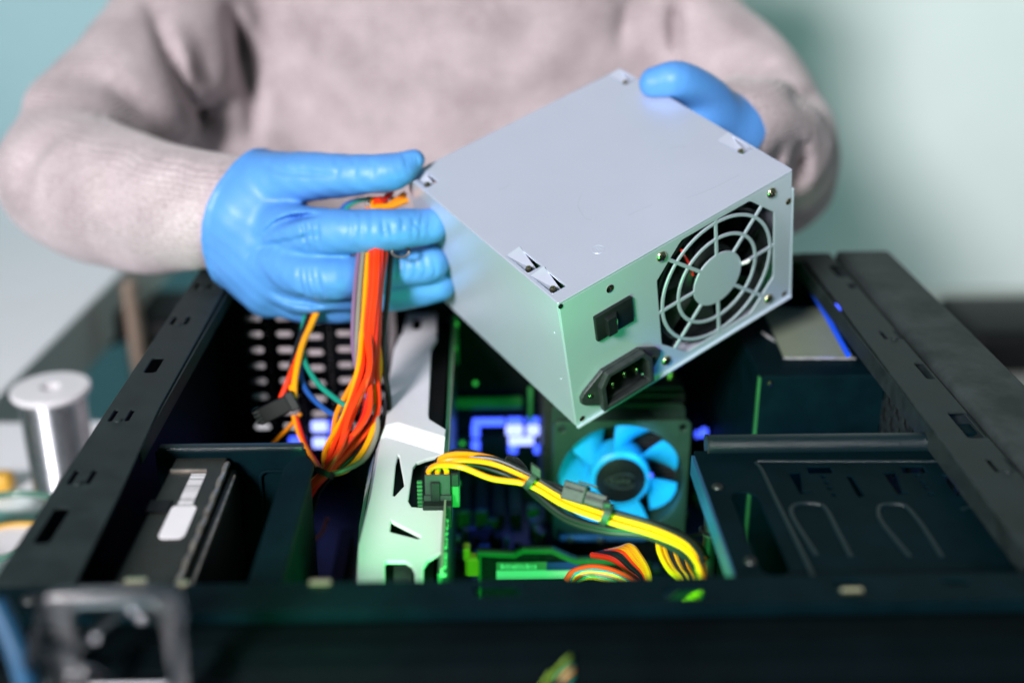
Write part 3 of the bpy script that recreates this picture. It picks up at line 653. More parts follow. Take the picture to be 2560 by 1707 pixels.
# power socket on the card and its plug
YP = 478.0
pl = ay(973, 1090, YP); pr_ = ay(1040, 1090, YP); zt_ = pl.z
g = G(); g.box(((pl.x + pr_.x) / 2 - 0.5, YP - 1, zt_ - 19), (13.5, 11, 12), bev=0.5); g.make('power_socket', 'plastic', gc)
g = G()
for i in range(9):
    z = zt_ - 6 - i * 2.1; g.box((pl.x - 2.2, YP + 4, z), (2.6, 2, 1.2), bev=0.3)
g.make('socket_pins', 'green_pl', gc)
g = G(); g.box((pr_.x + 1.0, YP + 6, zt_ - 10), (4, 8, 18), bev=0.6); g.make('socket_clip', 'green_pl', gc)

pc = thing('graphics_power_cable', 'yellow and black power cable plugged into the white graphics card', 'cable', (-20, YP, -40))
wd_ = pr_.x - pl.x - 1.6; cells = []
x0_ = pl.x + 0.4
outr = [(x0_, YP - 0.2), (x0_ + wd_, YP - 0.2), (x0_ + wd_, YP + 8.6), (x0_, YP + 8.6)]
hh = []
for i in range(3):
    for j in range(2):
        cxx = x0_ + wd_ * (i + 0.5) / 3; cyy = YP + 2.1 + j * 4.2; cells.append((cxx, cyy)); hh.append(rrect(cxx - 1.6, cyy - 1.6, cxx + 1.6, cyy + 1.6, 0.4, 2))
g = G(); g.plate(outr, hh, zt_ - 14.5, zt_); g.make('plug', 'plastic_gr', pc, bev=0.25, seg=1)
G().box((x0_ + wd_ / 2, YP + 4, zt_ - 12), (wd_ - 1, 7, 3)).make('plug_core', 'chip', pc)
G().box((x0_ + wd_ / 2 - 1, YP - 1.0, zt_ - 9), (4.4, 1.6, 11), bev=0.4).make('plug_latch', 'plastic', pc)
G().box((x0_ + wd_ / 2, YP - 0.7, zt_ - 13), (wd_ + 1.2, 1.4, 5), bev=0.3).make('plug_collar', 'plastic_gr', pc)
G().box((x0_ + wd_ + 2.2, YP + 3, zt_ - 3), (4, 7, 7), bev=0.6).make('plug_side_clip', 'plastic', pc)
def wire(parent, pts, col, r=1.15, n=8, k=7, nm='wire'):
    g = G(); g.tube(curve(pts, k), r, n); return g.make(nm, 'w_' + col, parent, True)
def PD(*q): return [ad(*p) for p in q]
dcell = (ad(1000, 1080, 1) - CAM).length
def cellp(i, dz=-3): return Vector((cells[i][0], cells[i][1], zt_ + dz))
base = [(1052, 1056, 536), (1130, 1066, 538), (1215, 1102, 532), (1300, 1150, 524), (1400, 1185, 514), (1500, 1215, 505), (1570, 1248, 496), (1605, 1285, 488), (1612, 1330, 484)]
def off(bs, dx, dy, dd, t0=0, j=2.0):
    return [ad(x + dx + random.uniform(-j, j), y + dy + random.uniform(-j, j), d + dd) for x, y, d in bs]
def first(i, lift=5, toward=(1012, 1056, 540)): c = cellp(i); return [c, c + Vector((0.2, 0.6, 4)), ]
w_specs = [(4, 'yellow', 2, -18, 1), (2, 'yellow', 6, -2, -2.5), (0, 'yellow', -2, 14, -4.0)]
for ci, c_, dx, dy, dd in w_specs:
    y_off = {0: 1088, 1: 1084, 2: 1086, 4: 1078}[ci]
    b0 = list(base)
    if ci == 0: b0[0] = (1060, 1062, 532); b0[1] = (1130, 1088, 533)
    pts = first(ci) + [ad(1010 + dx * .5, 1062 + dy * .4, 538 + dd)] + off(b0, dx * .5, dy * .75, dd)
    wire(pc, pts, c_, 1.38, 10)
bb = [(1060, 1036, 545), (1120, 1052, 546), (1180, 1090, 541), (1230, 1132, 531), (1300, 1186, 522), (1390, 1212, 513), (1480, 1222, 506), (1560, 1262, 497), (1600, 1300, 490)]
wire(pc, [cellp(5), cellp(5, 4), ad(1030, 1045, 545)] + [ad(*q) for q in bb], 'black', 1.45, 10)
wire(pc, [cellp(3), cellp(3, 3), ad(1030, 1072, 545), ad(1090, 1068, 546)] + [ad(x + 3, y + 9, d + 1) for x, y, d in bb[2:]], 'black', 1.4, 10)
wire(pc, [cellp(3), cellp(3, 4), ad(1040, 1052, 540)] + [ad(x + 2, y - 12, d - 2) for x, y, d in base[1:]], 'black', 1.3, 10)
wire(pc, [ad(1380, 1180, 516), ad(1450, 1190, 512), ad(1530, 1212, 506), ad(1600, 1250, 500), ad(1625, 1285, 497)], 'black', 1.5, 10)
# second plug tied back along the cable
def pigtail(dy, dd): return [ad(1166 + dy, 1056 + dy * .4, 545 + dd), ad(1172 + dy, 1052 + dy * .3, 543 + dd), ad(1192 + dy, 1076 + dy * .2, 538 + dd), ad(1218, 1100 + dy, 531 + dd), ad(1262, 1112 + dy, 528 + dd), ad(1310, 1128 + dy * 1.2, 523 + dd)]
for dy, dd in ((0, 0), (8, 1), (14, -1)): wire(pc, pigtail(dy, dd), 'black', 1.35, 10)
a_, b2 = ad(1296, 1118, 520), ad(1402, 1150, 512)
ex = (b2 - a_).normalized(); ez = (CAM - a_).normalized(); ez = (ez - ex * ez.dot(ex)).normalized(); ey = ez.cross(ex)
Xc = frame(a_, ex, ey, ez); L = (b2 - a_).length
g = G(); g.box((L * 0.26, -1, 0), (L * 0.5, 8.5, 6.5), Xc, 0.6); g.make('spare_plug', 'plastic_gr', pc)
g = G(); g.box((L * 0.72, -1.4, -0.4), (L * 0.46, 6.2, 5.2), Xc, 0.5); g.make('spare_plug_nose', 'plastic_gr', pc)
g = G(); g.box((L * 0.72, -1.4, 2.4), (L * 0.44, 1.4, 0.7), Xc, 0.2); g.box((L * 0.26, 0.2, 3.5), (L * 0.4, 0.7, 0.7), Xc, 0.2); g.make('spare_plug_rib', 'plastic', pc)
g = G(); g.box((L * 0.5, 4.0, 1.0), (L * 0.42, 1.0, 4.4), Xc, 0.3); g.make('spare_plug_latch', 'plastic_gr', pc)
def tie(c0, c1, d, parent, rr=None):
    a_, b2 = ad(*c0, d), ad(*c1, d); c = (a_ + b2) / 2; ax = (b2 - a_); h = ax.length / 2; ax.normalize(); vw = (CAM - c).normalized(); pth = []
    for i in range(25):
        t_ = 2 * math.pi * i / 24; pth.append(c + ax * h * math.cos(t_) + vw * h * 0.85 * math.sin(t_))
    tdir = ax.cross(vw).normalized(); g = G(); vs = []; fs = []
    for i, p in enumerate(pth):
        o_ = (p - c).normalized()
        vs += [p + tdir * 1.5, p - tdir * 1.5, p - tdir * 1.5 + o_ * 0.9, p + tdir * 1.5 + o_ * 0.9]
    for i in range(24):
        for k in range(4): fs.append([i * 4 + k, i * 4 + (k + 1) % 4, i * 4 + 4 + (k + 1) % 4, i * 4 + 4 + k])
    g.add(vs, fs); return g
g = tie((1232, 1086), (1208, 1118), 527, pc); p = ad(1231, 1080, 524)
Xt = frame(p, (ad(1240, 1086, 524) - p).normalized(), DN, -FW)
g.box((0, 0, 0), (5.6, 4.6, 5), Xt, 0.6)
tag(g.make('cable_tie', 'plastic_gr', None), 'black cable tie with square head on the yellow cable, left of the grey plug', 'cable tie', 'cable ties round the wires')
g = tie((1402, 1160), (1384, 1202), 509, pc); p = ad(1394, 1160, 507)
g.box(p, (3.4, 3.4, 4), None, 0.5)
tag(g.make('cable_tie', 'plastic_gr', None), 'black cable tie round the yellow cable, right of the grey plug', 'cable tie', 'cable ties round the wires')

# orange and black main power bunch beside the memory
mc = thing('main_power_bunch', 'bundle of orange, yellow and black wires arching behind the front bar', 'cable', (75, 530, -160))
cols = ['yellow', 'amber', 'yellow', 'orange', 'black', 'black', 'red', 'orange', 'blue', 'amber', 'orange', 'brown', 'teal', 'amber']
for i, c_ in enumerate(cols):
    f = i / (len(cols) - 1)
    if i < 7:
        s0 = (1330 + 12 * i + 40 * (1 - f), 1283 - 4 * (6 - i), 588); 
        pts = [ad(1360 + 60 * (1 - i / 6), 1262 + 2 * i, 596), ad(1408 + 40 * (1 - i / 6), 1254 + 5 * i, 580), ad(1446 + 22 * (1 - i / 6), 1276 + 6 * i, 570), ad(1470 + 18 * (1 - i / 6), 1312 + 3 * i, 562), ad(1478 + 16 * (1 - i / 6), 1352, 558)]
    else:
        k = i - 7
        pts = [ad(1300 + 3 * k, 1334 - 0 * k, 556 + k), ad(1318 + 5 * k, 1312 + 2.0 * k, 556), ad(1362 + 2 * k, 1302 + 4.0 * k, 555), ad(1412, 1312 + 4 * k, 553), ad(1462 - 3 * k, 1340 + 2 * k, 552), ad(1480, 1366, 552)]
    wire(mc, pts, c_, 1.55, 8)
# yellow bunch beside the post
yc = thing('yellow_wire_bunch', 'twisted bunch of yellow and black wires hanging beside the dark post', 'cable', (90, 480, -160))
for i, c_ in enumerate(('yellow', 'yellow', 'black', 'yellow', 'black', 'amber', 'green')):
    u = i * 9
    wire(yc, [ad(1512 + u * 1.4, 1236 + u * .3, 545 + i), ad(1516 + u * 1.2, 1268, 540 + i), ad(1536 + u, 1306, 533), ad(1566 + u * .7, 1334, 526 - i), ad(1592 + u * .3, 1372, 516), ad(1600, 1420, 512)], c_, 1.5, 8)
wire(yc, [ad(1660, 1200, 560), ad(1640, 1218, 556), ad(1650, 1240, 552), ad(1668, 1228, 552)], 'amber', 1.5, 8)
for x in (0, 8): wire(yc, [ad(1608 + x, 1280, 488), ad(1604 + x, 1300, 486), ad(1606 + x, 1312, 486)], 'yellow', 1.3, 8)
for x in (0, 12, 25): wire(yc, [ad(1520 + x, 1390, 470), ad(1560 + x, 1366, 470), ad(1600 + x, 1345, 470)], ('black', 'yellow', 'yellow')[x % 3 if x < 25 else 1], 2.0, 8)
fw_ = thing('front_lead', 'thin green and yellow leads glimpsed through the front grille', 'cable', (8, 318, -60))
# ------------------------------------------------------------------ held power supply
PO = Vector((34.7, 521.3, 41.9)); EX, EY, EZ = Vector((0.8313, 0.4622, 0.3086)), Vector((-0.5351, 0.8156, 0.2199)), Vector((-0.15, -0.348, 0.9254))
XP = frame(PO, EX, EY, EZ); PW, PDp, PH = 150.0, 144.7, 86.7
ps = thing('held_power_supply', 'grey steel power supply box tilted in two blue gloved hands', 'power supply', XP @ Vector((75, 72, -86.7)))
T = 0.9
def vent(x0, y0, x1, y1): return rrect(x0, y0, x1, y1, 0.5, 2)
vents = [(2.4, 28.5, 10.4, 47.2), (2.4, 7.8, 10.4, 26.0), (141.0, 28.5, 148.6, 47.6), (2.4, 126.5, 10.0, 143.0), (141.0, 128.0, 148.6, 143.4)]
top = rrect(0, 0.0, PW, PDp, 1.0, 3)
g = G(); g.plate(top, [vent(*v) for v in vents], -T, 0, XP); cov = g.make('cover', 'steel', ps, bev=0.8, seg=4)
PB = Matrix.Translation((0, 0, 0))
XPl = XP @ frame((0, 0, 0), (0, 1, 0), (0, 0, 1), (1, 0, 0))
g = G(); g.plate([(0.9, -PH), (PDp, -PH), (PDp, -0.55), (0.9, -0.55)], [circ(7.6, -24, 0.5, 8), circ(8.6, -57, 0.5, 8)], 0, T, XPl); g.make('side_panel', 'steel', ps, bev=0.3, seg=2)
g = G(); g.plate([(-0.6, -PH), (PDp, -PH), (PDp, -0.6), (20, -0.6), (8, -10), (-0.6, -12)], [], 0, T, XP @ Matrix.Translation((PW - 0.2, 0, 0)) @ frame((0, 0, 0), (0, 1, 0), (0, 0, 1), (1, 0, 0))); g.make('side_panel', 'steel', ps, bev=0.2)
g = G(); g.box((75, 72, -PH + 0.5), (148, 142, 0.9), XP); g.make('bottom_panel', 'steel', ps)
XPb = XP @ frame((0, PDp, 0), (1, 0, 0), (0, 0, 1), (0, -1, 0))
g = G(); g.plate([(1, -PH + 1), (PW - 1, -PH + 1), (PW - 1, -1), (1, -1)], [rrect(8, -40, 40, -12, 3)] + [rrect(60, -14 - k * 9, 135, -10 - k * 9, 1.5) for k in range(8)], 0, T, XPb); g.make('front_panel', 'steel', ps)
# rear panel with the stamped fan grille
XR_ = XP @ frame((0, 0, 0), (1, 0, 0), (0, 0, 1), (0, -1, 0))
cxg, czg = 98.0, -43.0
def octr(a_):
    c, s_ = abs(math.cos(a_)), abs(math.sin(a_)); return min(39.4 / max(c, 1e-6), 38.8 / max(s_, 1e-6), 61.5 / (c + s_))
hl = []; hwid = 0.95
for k in range(8):
    for r0, r1 in ((16.2, 25.5), (27.3, 36.1), (37.9, None)):
        pts_in, pts_out = [], []
        for j in range(13):
            f = j / 12; base_a = k * math.pi / 4
            ai = base_a + math.asin(hwid / r0) + f * (math.pi / 4 - 2 * math.asin(hwid / r0))
            rr = r1 or 40; ao = base_a + math.asin(hwid / rr) + f * (math.pi / 4 - 2 * math.asin(hwid / rr))
            ro = r1 if r1 else octr(ao)
            if r1 is None and ro - r0 < 0.55: continue
            pts_in.append((cxg + r0 * math.cos(ai), czg + r0 * math.sin(ai))); pts_out.append((cxg + ro * math.cos(ao), czg + ro * math.sin(ao)))
        if len(pts_in) > 2: hl.append(pts_out + pts_in[::-1])
extra = [rrect(18.6, -35.6, 41.2, -20.0, 0.6, 2), rrect(17, -79, 45.5, -58.5, 3, 3), circ(30.1, -8.6, 1.7, 12), circ(147.2, -18.8, 1.5, 12), circ(145.4, -82.6, 1.3, 12), circ(3.9, -83.0, 1.4, 12)]
g = G(); g.plate([(0, -PH), (PW - 0.6, -PH), (PW - 0.6, -1.2), (0.6, -1.2)], hl + extra, 0, T, XR_ @ Matrix.Translation((0, 0, -T))); g.make('rear_panel', 'steel', ps, bev=0.18, seg=1)
for c in ((30.1, -8.6, 2.3), (147.2, -18.8, 2.0), (145.4, -82.6, 1.8), (3.9, -83, 1.7)):
    g = G(); g.lathe([(c[2], 0.3), (c[2] * 0.72, 0.45), (c[2] * 0.66, -2.5), (c[2], -2.5)], 16, XR_ @ Matrix.Translation((c[0], c[1], 0))); g.make('eyelet', 'bright', ps, True)
for c in ((62.5, -7.2), (135.3, -7.0), (60.8, -78.6), (133.8, -79.2)): screw(ps, XR_ @ Matrix.Translation((*c, 0)) @ Matrix.Rotation(random.random(), 4, 'Z'), 3.1)
# bottom flange line and corner notch
G().box((PW / 2, -0.6, -PH - 0.3), (PW, 1.4, 0.9), XP).make('bottom_lip', 'steel', ps)
g = G(); g.lathe([(0.01, 0.5), (1.3, 0.4), (1.3, 0)], 12, XR_ @ Matrix.Translation((1.2, -2.2, 0))); g.make('corner_hole', 'chip', ps)
# louvre tabs pressed into the cover
for v in vents:
    x0, y0, x1, y1 = v; dz = -6.5
    pts = [(x0, y1, -0.1), (x1, y1, 1.3), (x1, y0 + 3.2, dz), (x0, y0 + 3.2, dz * 0.55), (x0, y0, dz * 0.55), (x1, y0, dz)]
    g = G(); g.add(pts + [(p[0], p[1], p[2] - 0.7) for p in pts], [[0, 1, 2, 3], [3, 2, 5, 4], [6, 9, 8, 7], [9, 10, 11, 8], [0, 3, 9, 6], [1, 7, 8, 2], [3, 4, 10, 9], [2, 8, 11, 5], [4, 5, 11, 10], [0, 6, 7, 1]], XP)
    tb = g.make('louvre_tab', 'steel', ps)
    g = G(); g.lathe([(0.01, 3.6), (1.1, 3.4), (1.8, 2.2), (1.9, -1)], 12, XP @ Matrix.Translation(((x0 + x1) / 2 - 0.6, y0 + 4.6, dz * 0.62))); g.make('stud', 'bright', tb, True)
g = G(); g.box((75, 76, -12), (130, 120, 1.6), XP); g.make('circuit_board', 'pcb', ps)
for pts in (((60, 62), (52, 54), (49, 44), (50, 40)), ((96, 20), (110, 17), (128, 16)), ((118, 60), (122, 58), (125, 55)), ((30, 96), (33, 95), (37, 95.5)), ((66, 30), (80, 28))):
    g = G(); g.tube(curve([XP @ Vector((p[0], p[1], 0.0)) for p in pts], 6), 0.028, 5); g.make('scratch', 'grey_print', ps)
# round moulded mark on the cover
g = G(); g.tube([XP @ Vector((38.3 + 3.2 * math.cos(i * math.pi / 12), 19 + 3.2 * math.sin(i * math.pi / 12), 0.0)) for i in range(25)], 0.12, 6, False)
for k in range(3): g.tube([XP @ Vector((36.6 + k * 1.5, 17.5, 0)), XP @ Vector((37.6 + k * 1.1, 20.6, 0))], 0.1, 6)
g.make('stamped_mark', 'steel', ps)
# rocker switch
sw = G().box((29.9, -0.9, -27.8), (23.2, 2.4, 16.4), XP, 0.7, 2).make('switch', 'plastic', ps, True)
prof = [(23.4, 0.6), (23.4, -5.2), (28.4, -5.4), (31.5, -1.9), (37.8, -1.6), (37.8, 0.6)]
g = G(); n = len(prof); g.add([(x, y, z) for z in (-33.4, -22.3) for x, y in prof], [[i, (i + 1) % n, n + (i + 1) % n, n + i] for i in range(n)] + [list(range(n)), list(reversed(range(n, 2 * n)))], XP); g.make('rocker', 'plastic', sw, bev=0.35, seg=2)
nr = Vector((29.95, -3.65, 0)); dx = Vector((31.5 - 28.4, 3.5, 0)).normalized()
g = G(); cO = Vector((29.9, -3.75, -27.9)); g.tube([XP @ (cO + dx * 1.0 * math.cos(i * math.pi / 10) + Vector((0, 0, 1.7 * math.sin(i * math.pi / 10)))) for i in range(21)], 0.2, 6, False); g.make('mark_o', 'white_print', sw)
g = G(); g.box((34.9, -1.85, -27.8), (0.5, 0.3, 3.6), XP); g.make('mark_i', 'white_print', sw)
# inlet socket
so = [(6.0, -73.0), (3.8, -70.5), (3.8, -66.5), (6, -64), (18.5, -56.2), (42.5, -56.2), (53.5, -63.0), (55.6, -65.5), (55.6, -69), (53.6, -71.6), (45, -81.2), (18, -81.2)]
si = [(17.3, -78.3), (17.3, -64.5), (21.0, -59.3), (41.5, -59.3), (45.0, -64.5), (45.0, -78.3)]
g = G(); g.plate(so, [si, circ(10.0, -68.6, 1.8, 12), circ(50.6, -68.2, 1.8, 12)], 0, 2.6, XR_); sk = g.make('power_socket', 'plastic_gr', ps, bev=0.5, seg=2)
sm_ = [(14.2, -81.0), (14.2, -63.5), (19.2, -56.6), (43.2, -56.6), (48.0, -63.5), (48.0, -81.0)]
g = G(); g.plate(sm_, [si], 2.4, 6.0, XR_); g.make('socket_rim', 'plastic_gr', sk, bev=0.6, seg=2)
g = G(); g.plate(si, [], -16, -15, XR_)
k_ = len(si); g.add([(p[0], p[1], 5) for p in si] + [(p[0], p[1], -15) for p in si], [[i, (i + 1) % k_, (i + 1) % k_ + k_, i + k_] for i in range(k_)], XR_); g.make('socket_well', 'chip', sk)
for c in ((23.2, -69), (31, -66.5), (38.8, -69)):
    g = G(); g.box((c[0], c[1], -5), (1.6, 4.0, 18), XR_, 0.4); g.make('pin', 'brass', sk)
for c in ((10.0, -68.6), (50.6, -68.2)): screw(sk, XR_ @ Matrix.Translation((*c, 1.4)), 2.2)
# fan behind the grille
XF = XR_ @ Matrix.Translation((cxg, czg, -4))
g = G(); g.lathe([(38.4, -20), (38.4, 1.5), (40, 1.5), (40, -20)], 40, XF, True); g.make('fan_duct', 'plastic', ps, True)
g = G(); g.lathe([(0.01, 0), (15, 0), (17, -2), (17, -18)], 32, XF); g.make('fan_hub', 'plastic', ps, True)
for k in range(7):
    a0 = 2 * math.pi / 7 * k; vs = []; fs = []
    for i in range(5):
        r = 16.5 + i * 5.2
        for u in (-1, 0, 1):
            a_ = a0 + u * 0.3; vs.append((r * math.cos(a_), r * math.sin(a_), -9 + u * 6))
    for i in range(4):
        for j in range(2): fs.append([i * 3 + j, i * 3 + j + 1, i * 3 + j + 4, i * 3 + j + 3])
    g = G(); g.add(vs, fs, XF); g.make('fan_blade', 'plastic', ps, True)
g = G(); g.box((75, 75, -50), (146, 4, 70), XP @ Matrix.Translation((0, -45, 0))); g.make('inner_shield', 'chip', ps)
g = G(); g.tube(curve([XP @ Vector(p) for p in ((77, 2.5, -13), (80, 3.2, -20), (82.6, 3.0, -27), (84, 3.0, -34))], 6), 0.7, 8); g.make('fan_wire', 'w_red', ps, True)
g = G(); c = XR_ @ Vector((114.5, -42.0, 0.4)); g.tube(curve([c, c + EX * 1.6 - EY * 0.6 + EZ * 0.2, c + EX * 3.2 - EY * 0.4 - EZ * 0.4, c + EX * 4.6 - EY * 0.8 + EZ * 0.6], 5), [0.9 + 0.25 * math.sin(i * 1.3) for i in range(16)], 8); g.make('glue_blob', 'white_pl', ps, True)

# ------------------------------------------------------------------ cable harness of the held supply
hn = thing('wire_harness', 'harness of orange, yellow and black wires hanging from the held power supply', 'cable', ad(745, 1085, 600))
strand = [(868, 455, 668), (866, 500, 658), (862, 575, 640), (854, 660, 633), (846, 760, 628), (842, 850, 622), (820, 950, 615), (780, 1030, 606), (745, 1086, 600), (700, 1130, 602), (660, 1180, 606)]
specs = [('amber', -22, 6), ('yellow', -14, 1), ('orange', -6, -3), ('orange', 2, -5), ('orange', 9, -4), ('red', 16, -2), ('orange', 22, 2), ('red', 12, 4), ('black', 30, 8), ('orange', -10, 3), ('amber', 18, 5), ('red', 4, 5)]
for i, (c_, dx, dd) in enumerate(specs):
    pts = []
    for j, (x, y, d) in enumerate(strand):
        sp = (0.9, 0.95, 1, 1, 1, 1.15, 1.7, 1.35, 0.35, 0.8, 1.6)[j]
        sw_ = random.uniform(-13, 13) if j in (5, 6, 7) else random.uniform(-2.5, 2.5)
        if j in (5, 6, 7): d += random.uniform(-6, 6)
        pts.append(ad(x + dx * sp + sw_, y, d + dd))
    if c_ == 'black': pts = [p + RT * 2 for p in pts]
    wire(hn, pts, c_, 1.5, 8, 5)
wire(hn, PD((838, 500, 655), (826, 570, 641), (818, 640, 634), (812, 720, 630), (812, 800, 630), (828, 880, 626), (850, 930, 620)), 'purple', 1.35, 8)
wire(hn, PD((846, 500, 655), (836, 570, 640), (828, 650, 633), (822, 740, 629), (820, 820, 628), (830, 890, 624)), 'grey', 1.4, 8)
wire(hn, PD((850, 500, 656), (840, 580, 642), (833, 660, 635), (826, 750, 631), (826, 820, 630)), 'black', 1.3, 8)
wire(hn, PD((862, 930, 618), (866, 990, 612), (840, 1050, 604), (790, 1080, 600), (745, 1092, 600)), 'grey', 1.4, 8)
wire(hn, PD((866, 880, 622), (864, 960, 616), (838, 1030, 607), (796, 1078, 603), (742, 1090, 600)), 'yellow', 1.7, 8)
g = tie((728, 1078), (764, 1094), 597, hn); tag(g.make('cable_tie', 'plastic', None), 'black cable tie gathering the orange wires low in the case', 'cable tie', 'cable ties round the wires')
# second branch through the fist, ending in a small black connector
br = thing('branch_cable', 'thin branch of yellow, red, blue and green wires with a black connector at its end', 'cable', ad(680, 900, 640))
wire(br, PD((742, 685, 672), (715, 745, 665), (692, 800, 655), (678, 870, 646), (676, 915, 642)), 'yellow', 1.75, 8)
wire(br, PD((735, 690, 674), (712, 750, 668), (690, 805, 658), (672, 850, 650), (645, 915, 645)), 'orange', 1.6, 8)
wire(br, PD((722, 685, 676), (704, 740, 670), (684, 790, 662), (672, 830, 656), (662, 880, 650)), 'black', 1.6, 8)
wire(br, PD((714, 685, 680), (700, 730, 676), (694, 780, 668), (700, 830, 655), (730, 880, 640), (770, 915, 630), (800, 935, 622)), 'teal', 1.5, 8)
wire(br, PD((722, 690, 684), (700, 760, 676), (688, 830, 664), (700, 890, 650), (740, 935, 636), (780, 960, 626), (806, 978, 618)), 'blue', 1.5, 8)
wire(br, PD((690, 950, 645), (660, 985, 650), (625, 1020, 658)), 'amber', 1.2, 8); wire(br, PD((680, 960, 642), (700, 1020, 632), (725, 1060, 616), (742, 1085, 603)), 'red', 1.5, 8)
wire(br, PD((674, 955, 642), (692, 1010, 634), (716, 1050, 620), (738, 1084, 604)), 'amber', 1.3, 8); wire(br, PD((752, 1190, 690), (735, 1228, 690), (690, 1252, 690)), 'amber', 0.9, 8)
wire(br, PD((672, 905, 646), (664, 870, 650), (672, 840, 654)), 'yellow', 1.1, 8)
a_, b2 = ad(676, 918, 642), ad(592, 960, 640); ex = (b2 - a_).normalized(); ez = (CAM - a_).normalized(); ez = (ez - ex * ez.dot(ex)).normalized(); Xc = frame(a_, ex, ez.cross(ex), ez); L = (b2 - a_).length
g = G(); g.box((L * 0.5, 0, 0), (L, 9.5, 6), Xc, 0.7); cn = g.make('connector', 'chip', br)
g = G(); g.box((L * 0.06, 0, 0.6), (5, 11, 6.4), Xc, 0.6); g.make('connector_collar', 'plastic', br)
for k in range(4): G().box((L * 0.97, -3.2 + k * 2.1, 3.2), (3.5, 1.3, 0.6), Xc, 0.2).make('connector_socket', 'plastic_gr', cn)
# strap loop near the finger
g = G(); g.tube([ad(920 + 20 * math.cos(i * math.pi / 10), 578 + 13 * math.sin(i * math.pi / 10), 640) for i in range(21)], 0.9, 8, False); g.make('tie_loop', 'w_black', hn, True)
for x, c_ in ((800, 'teal'), (790, 'blue')):
    wire(hn, PD((x - 20, 500, 668), (x + 5, 470, 668), (x + 40, 458, 668), (x + 80, 458, 670)), c_, 1.3, 8)
wire(hn, PD((900, 440, 668), (880, 462, 664), (862, 480, 660)), 'red', 1.8, 8); wire(hn, PD((930, 445, 666), (905, 465, 662), (880, 480, 657)), 'amber', 1.8, 8); wire(hn, PD((935, 460, 664), (900, 474, 658), (866, 476, 654), (850, 486, 652)), 'yellow', 1.8, 8)
wire(hn, PD((850, 452, 668), (846, 470, 668), (860, 476, 668), (864, 460, 668)), 'black', 1.4, 8)

# ------------------------------------------------------------------ person (knit sweater and gloves) as smooth distance fields
def surface_nets(vol, org, h):
    nx, ny, nz = vol.shape; c = (nx - 1, ny - 1, nz - 1)
    acc = np.zeros(c + (3,), np.float32); cnt = np.zeros(c, np.float32)
    def sl(o): return vol[o[0]:nx - 1 + o[0], o[1]:ny - 1 + o[1], o[2]:nz - 1 + o[2]]
    for ax in range(3):
        for u in (0, 1):
            for v in (0, 1):
                o0 = [0, 0, 0]; oth = [i for i in range(3) if i != ax]; o0[oth[0]] = u; o0[oth[1]] = v; o1 = list(o0); o1[ax] = 1
                a, b_ = sl(o0), sl(o1); mk = (a < 0) != (b_ < 0); t_ = np.where(mk, a / np.where(mk, a - b_, 1), 0)
                cnt += mk
                for i in range(3): acc[..., i] += mk * (o0[i] + (t_ if i == ax else 0))
    act = cnt > 0; idx = -np.ones(c, np.int64); ii = np.argwhere(act); idx[act] = np.arange(len(ii))
    P = (ii + acc[act] / cnt[act][:, None]) * h + np.array(org); quads = []
    for ax in range(3):
        o1 = [0, 0, 0]; o1[ax] = 1; oth = [i for i in range(3) if i != ax]
        r = [slice(1, -1)] * 3; r[ax] = slice(0, -1); q = [slice(1, -1)] * 3; q[ax] = slice(1, None)
        a, b_ = vol[tuple(r)], vol[tuple(q)]; mk = np.argwhere((a < 0) != (b_ < 0))
        if not len(mk): continue
        fl = (a < 0)[tuple(mk.T)]; base_ = mk.copy(); base_[:, oth[0]] += 1; base_[:, oth[1]] += 1
        def cell(d0, d1): z = base_.copy(); z[:, oth[0]] += d0; z[:, oth[1]] += d1; return idx[tuple(z.T)]
        qd = np.stack([cell(-1, -1), cell(0, -1), cell(0, 0), cell(-1, 0)], 1)
        if ax == 1: fl = ~fl
        qd[~fl] = qd[~fl][:, ::-1]; quads.append(qd)
    return P, np.concatenate(quads)
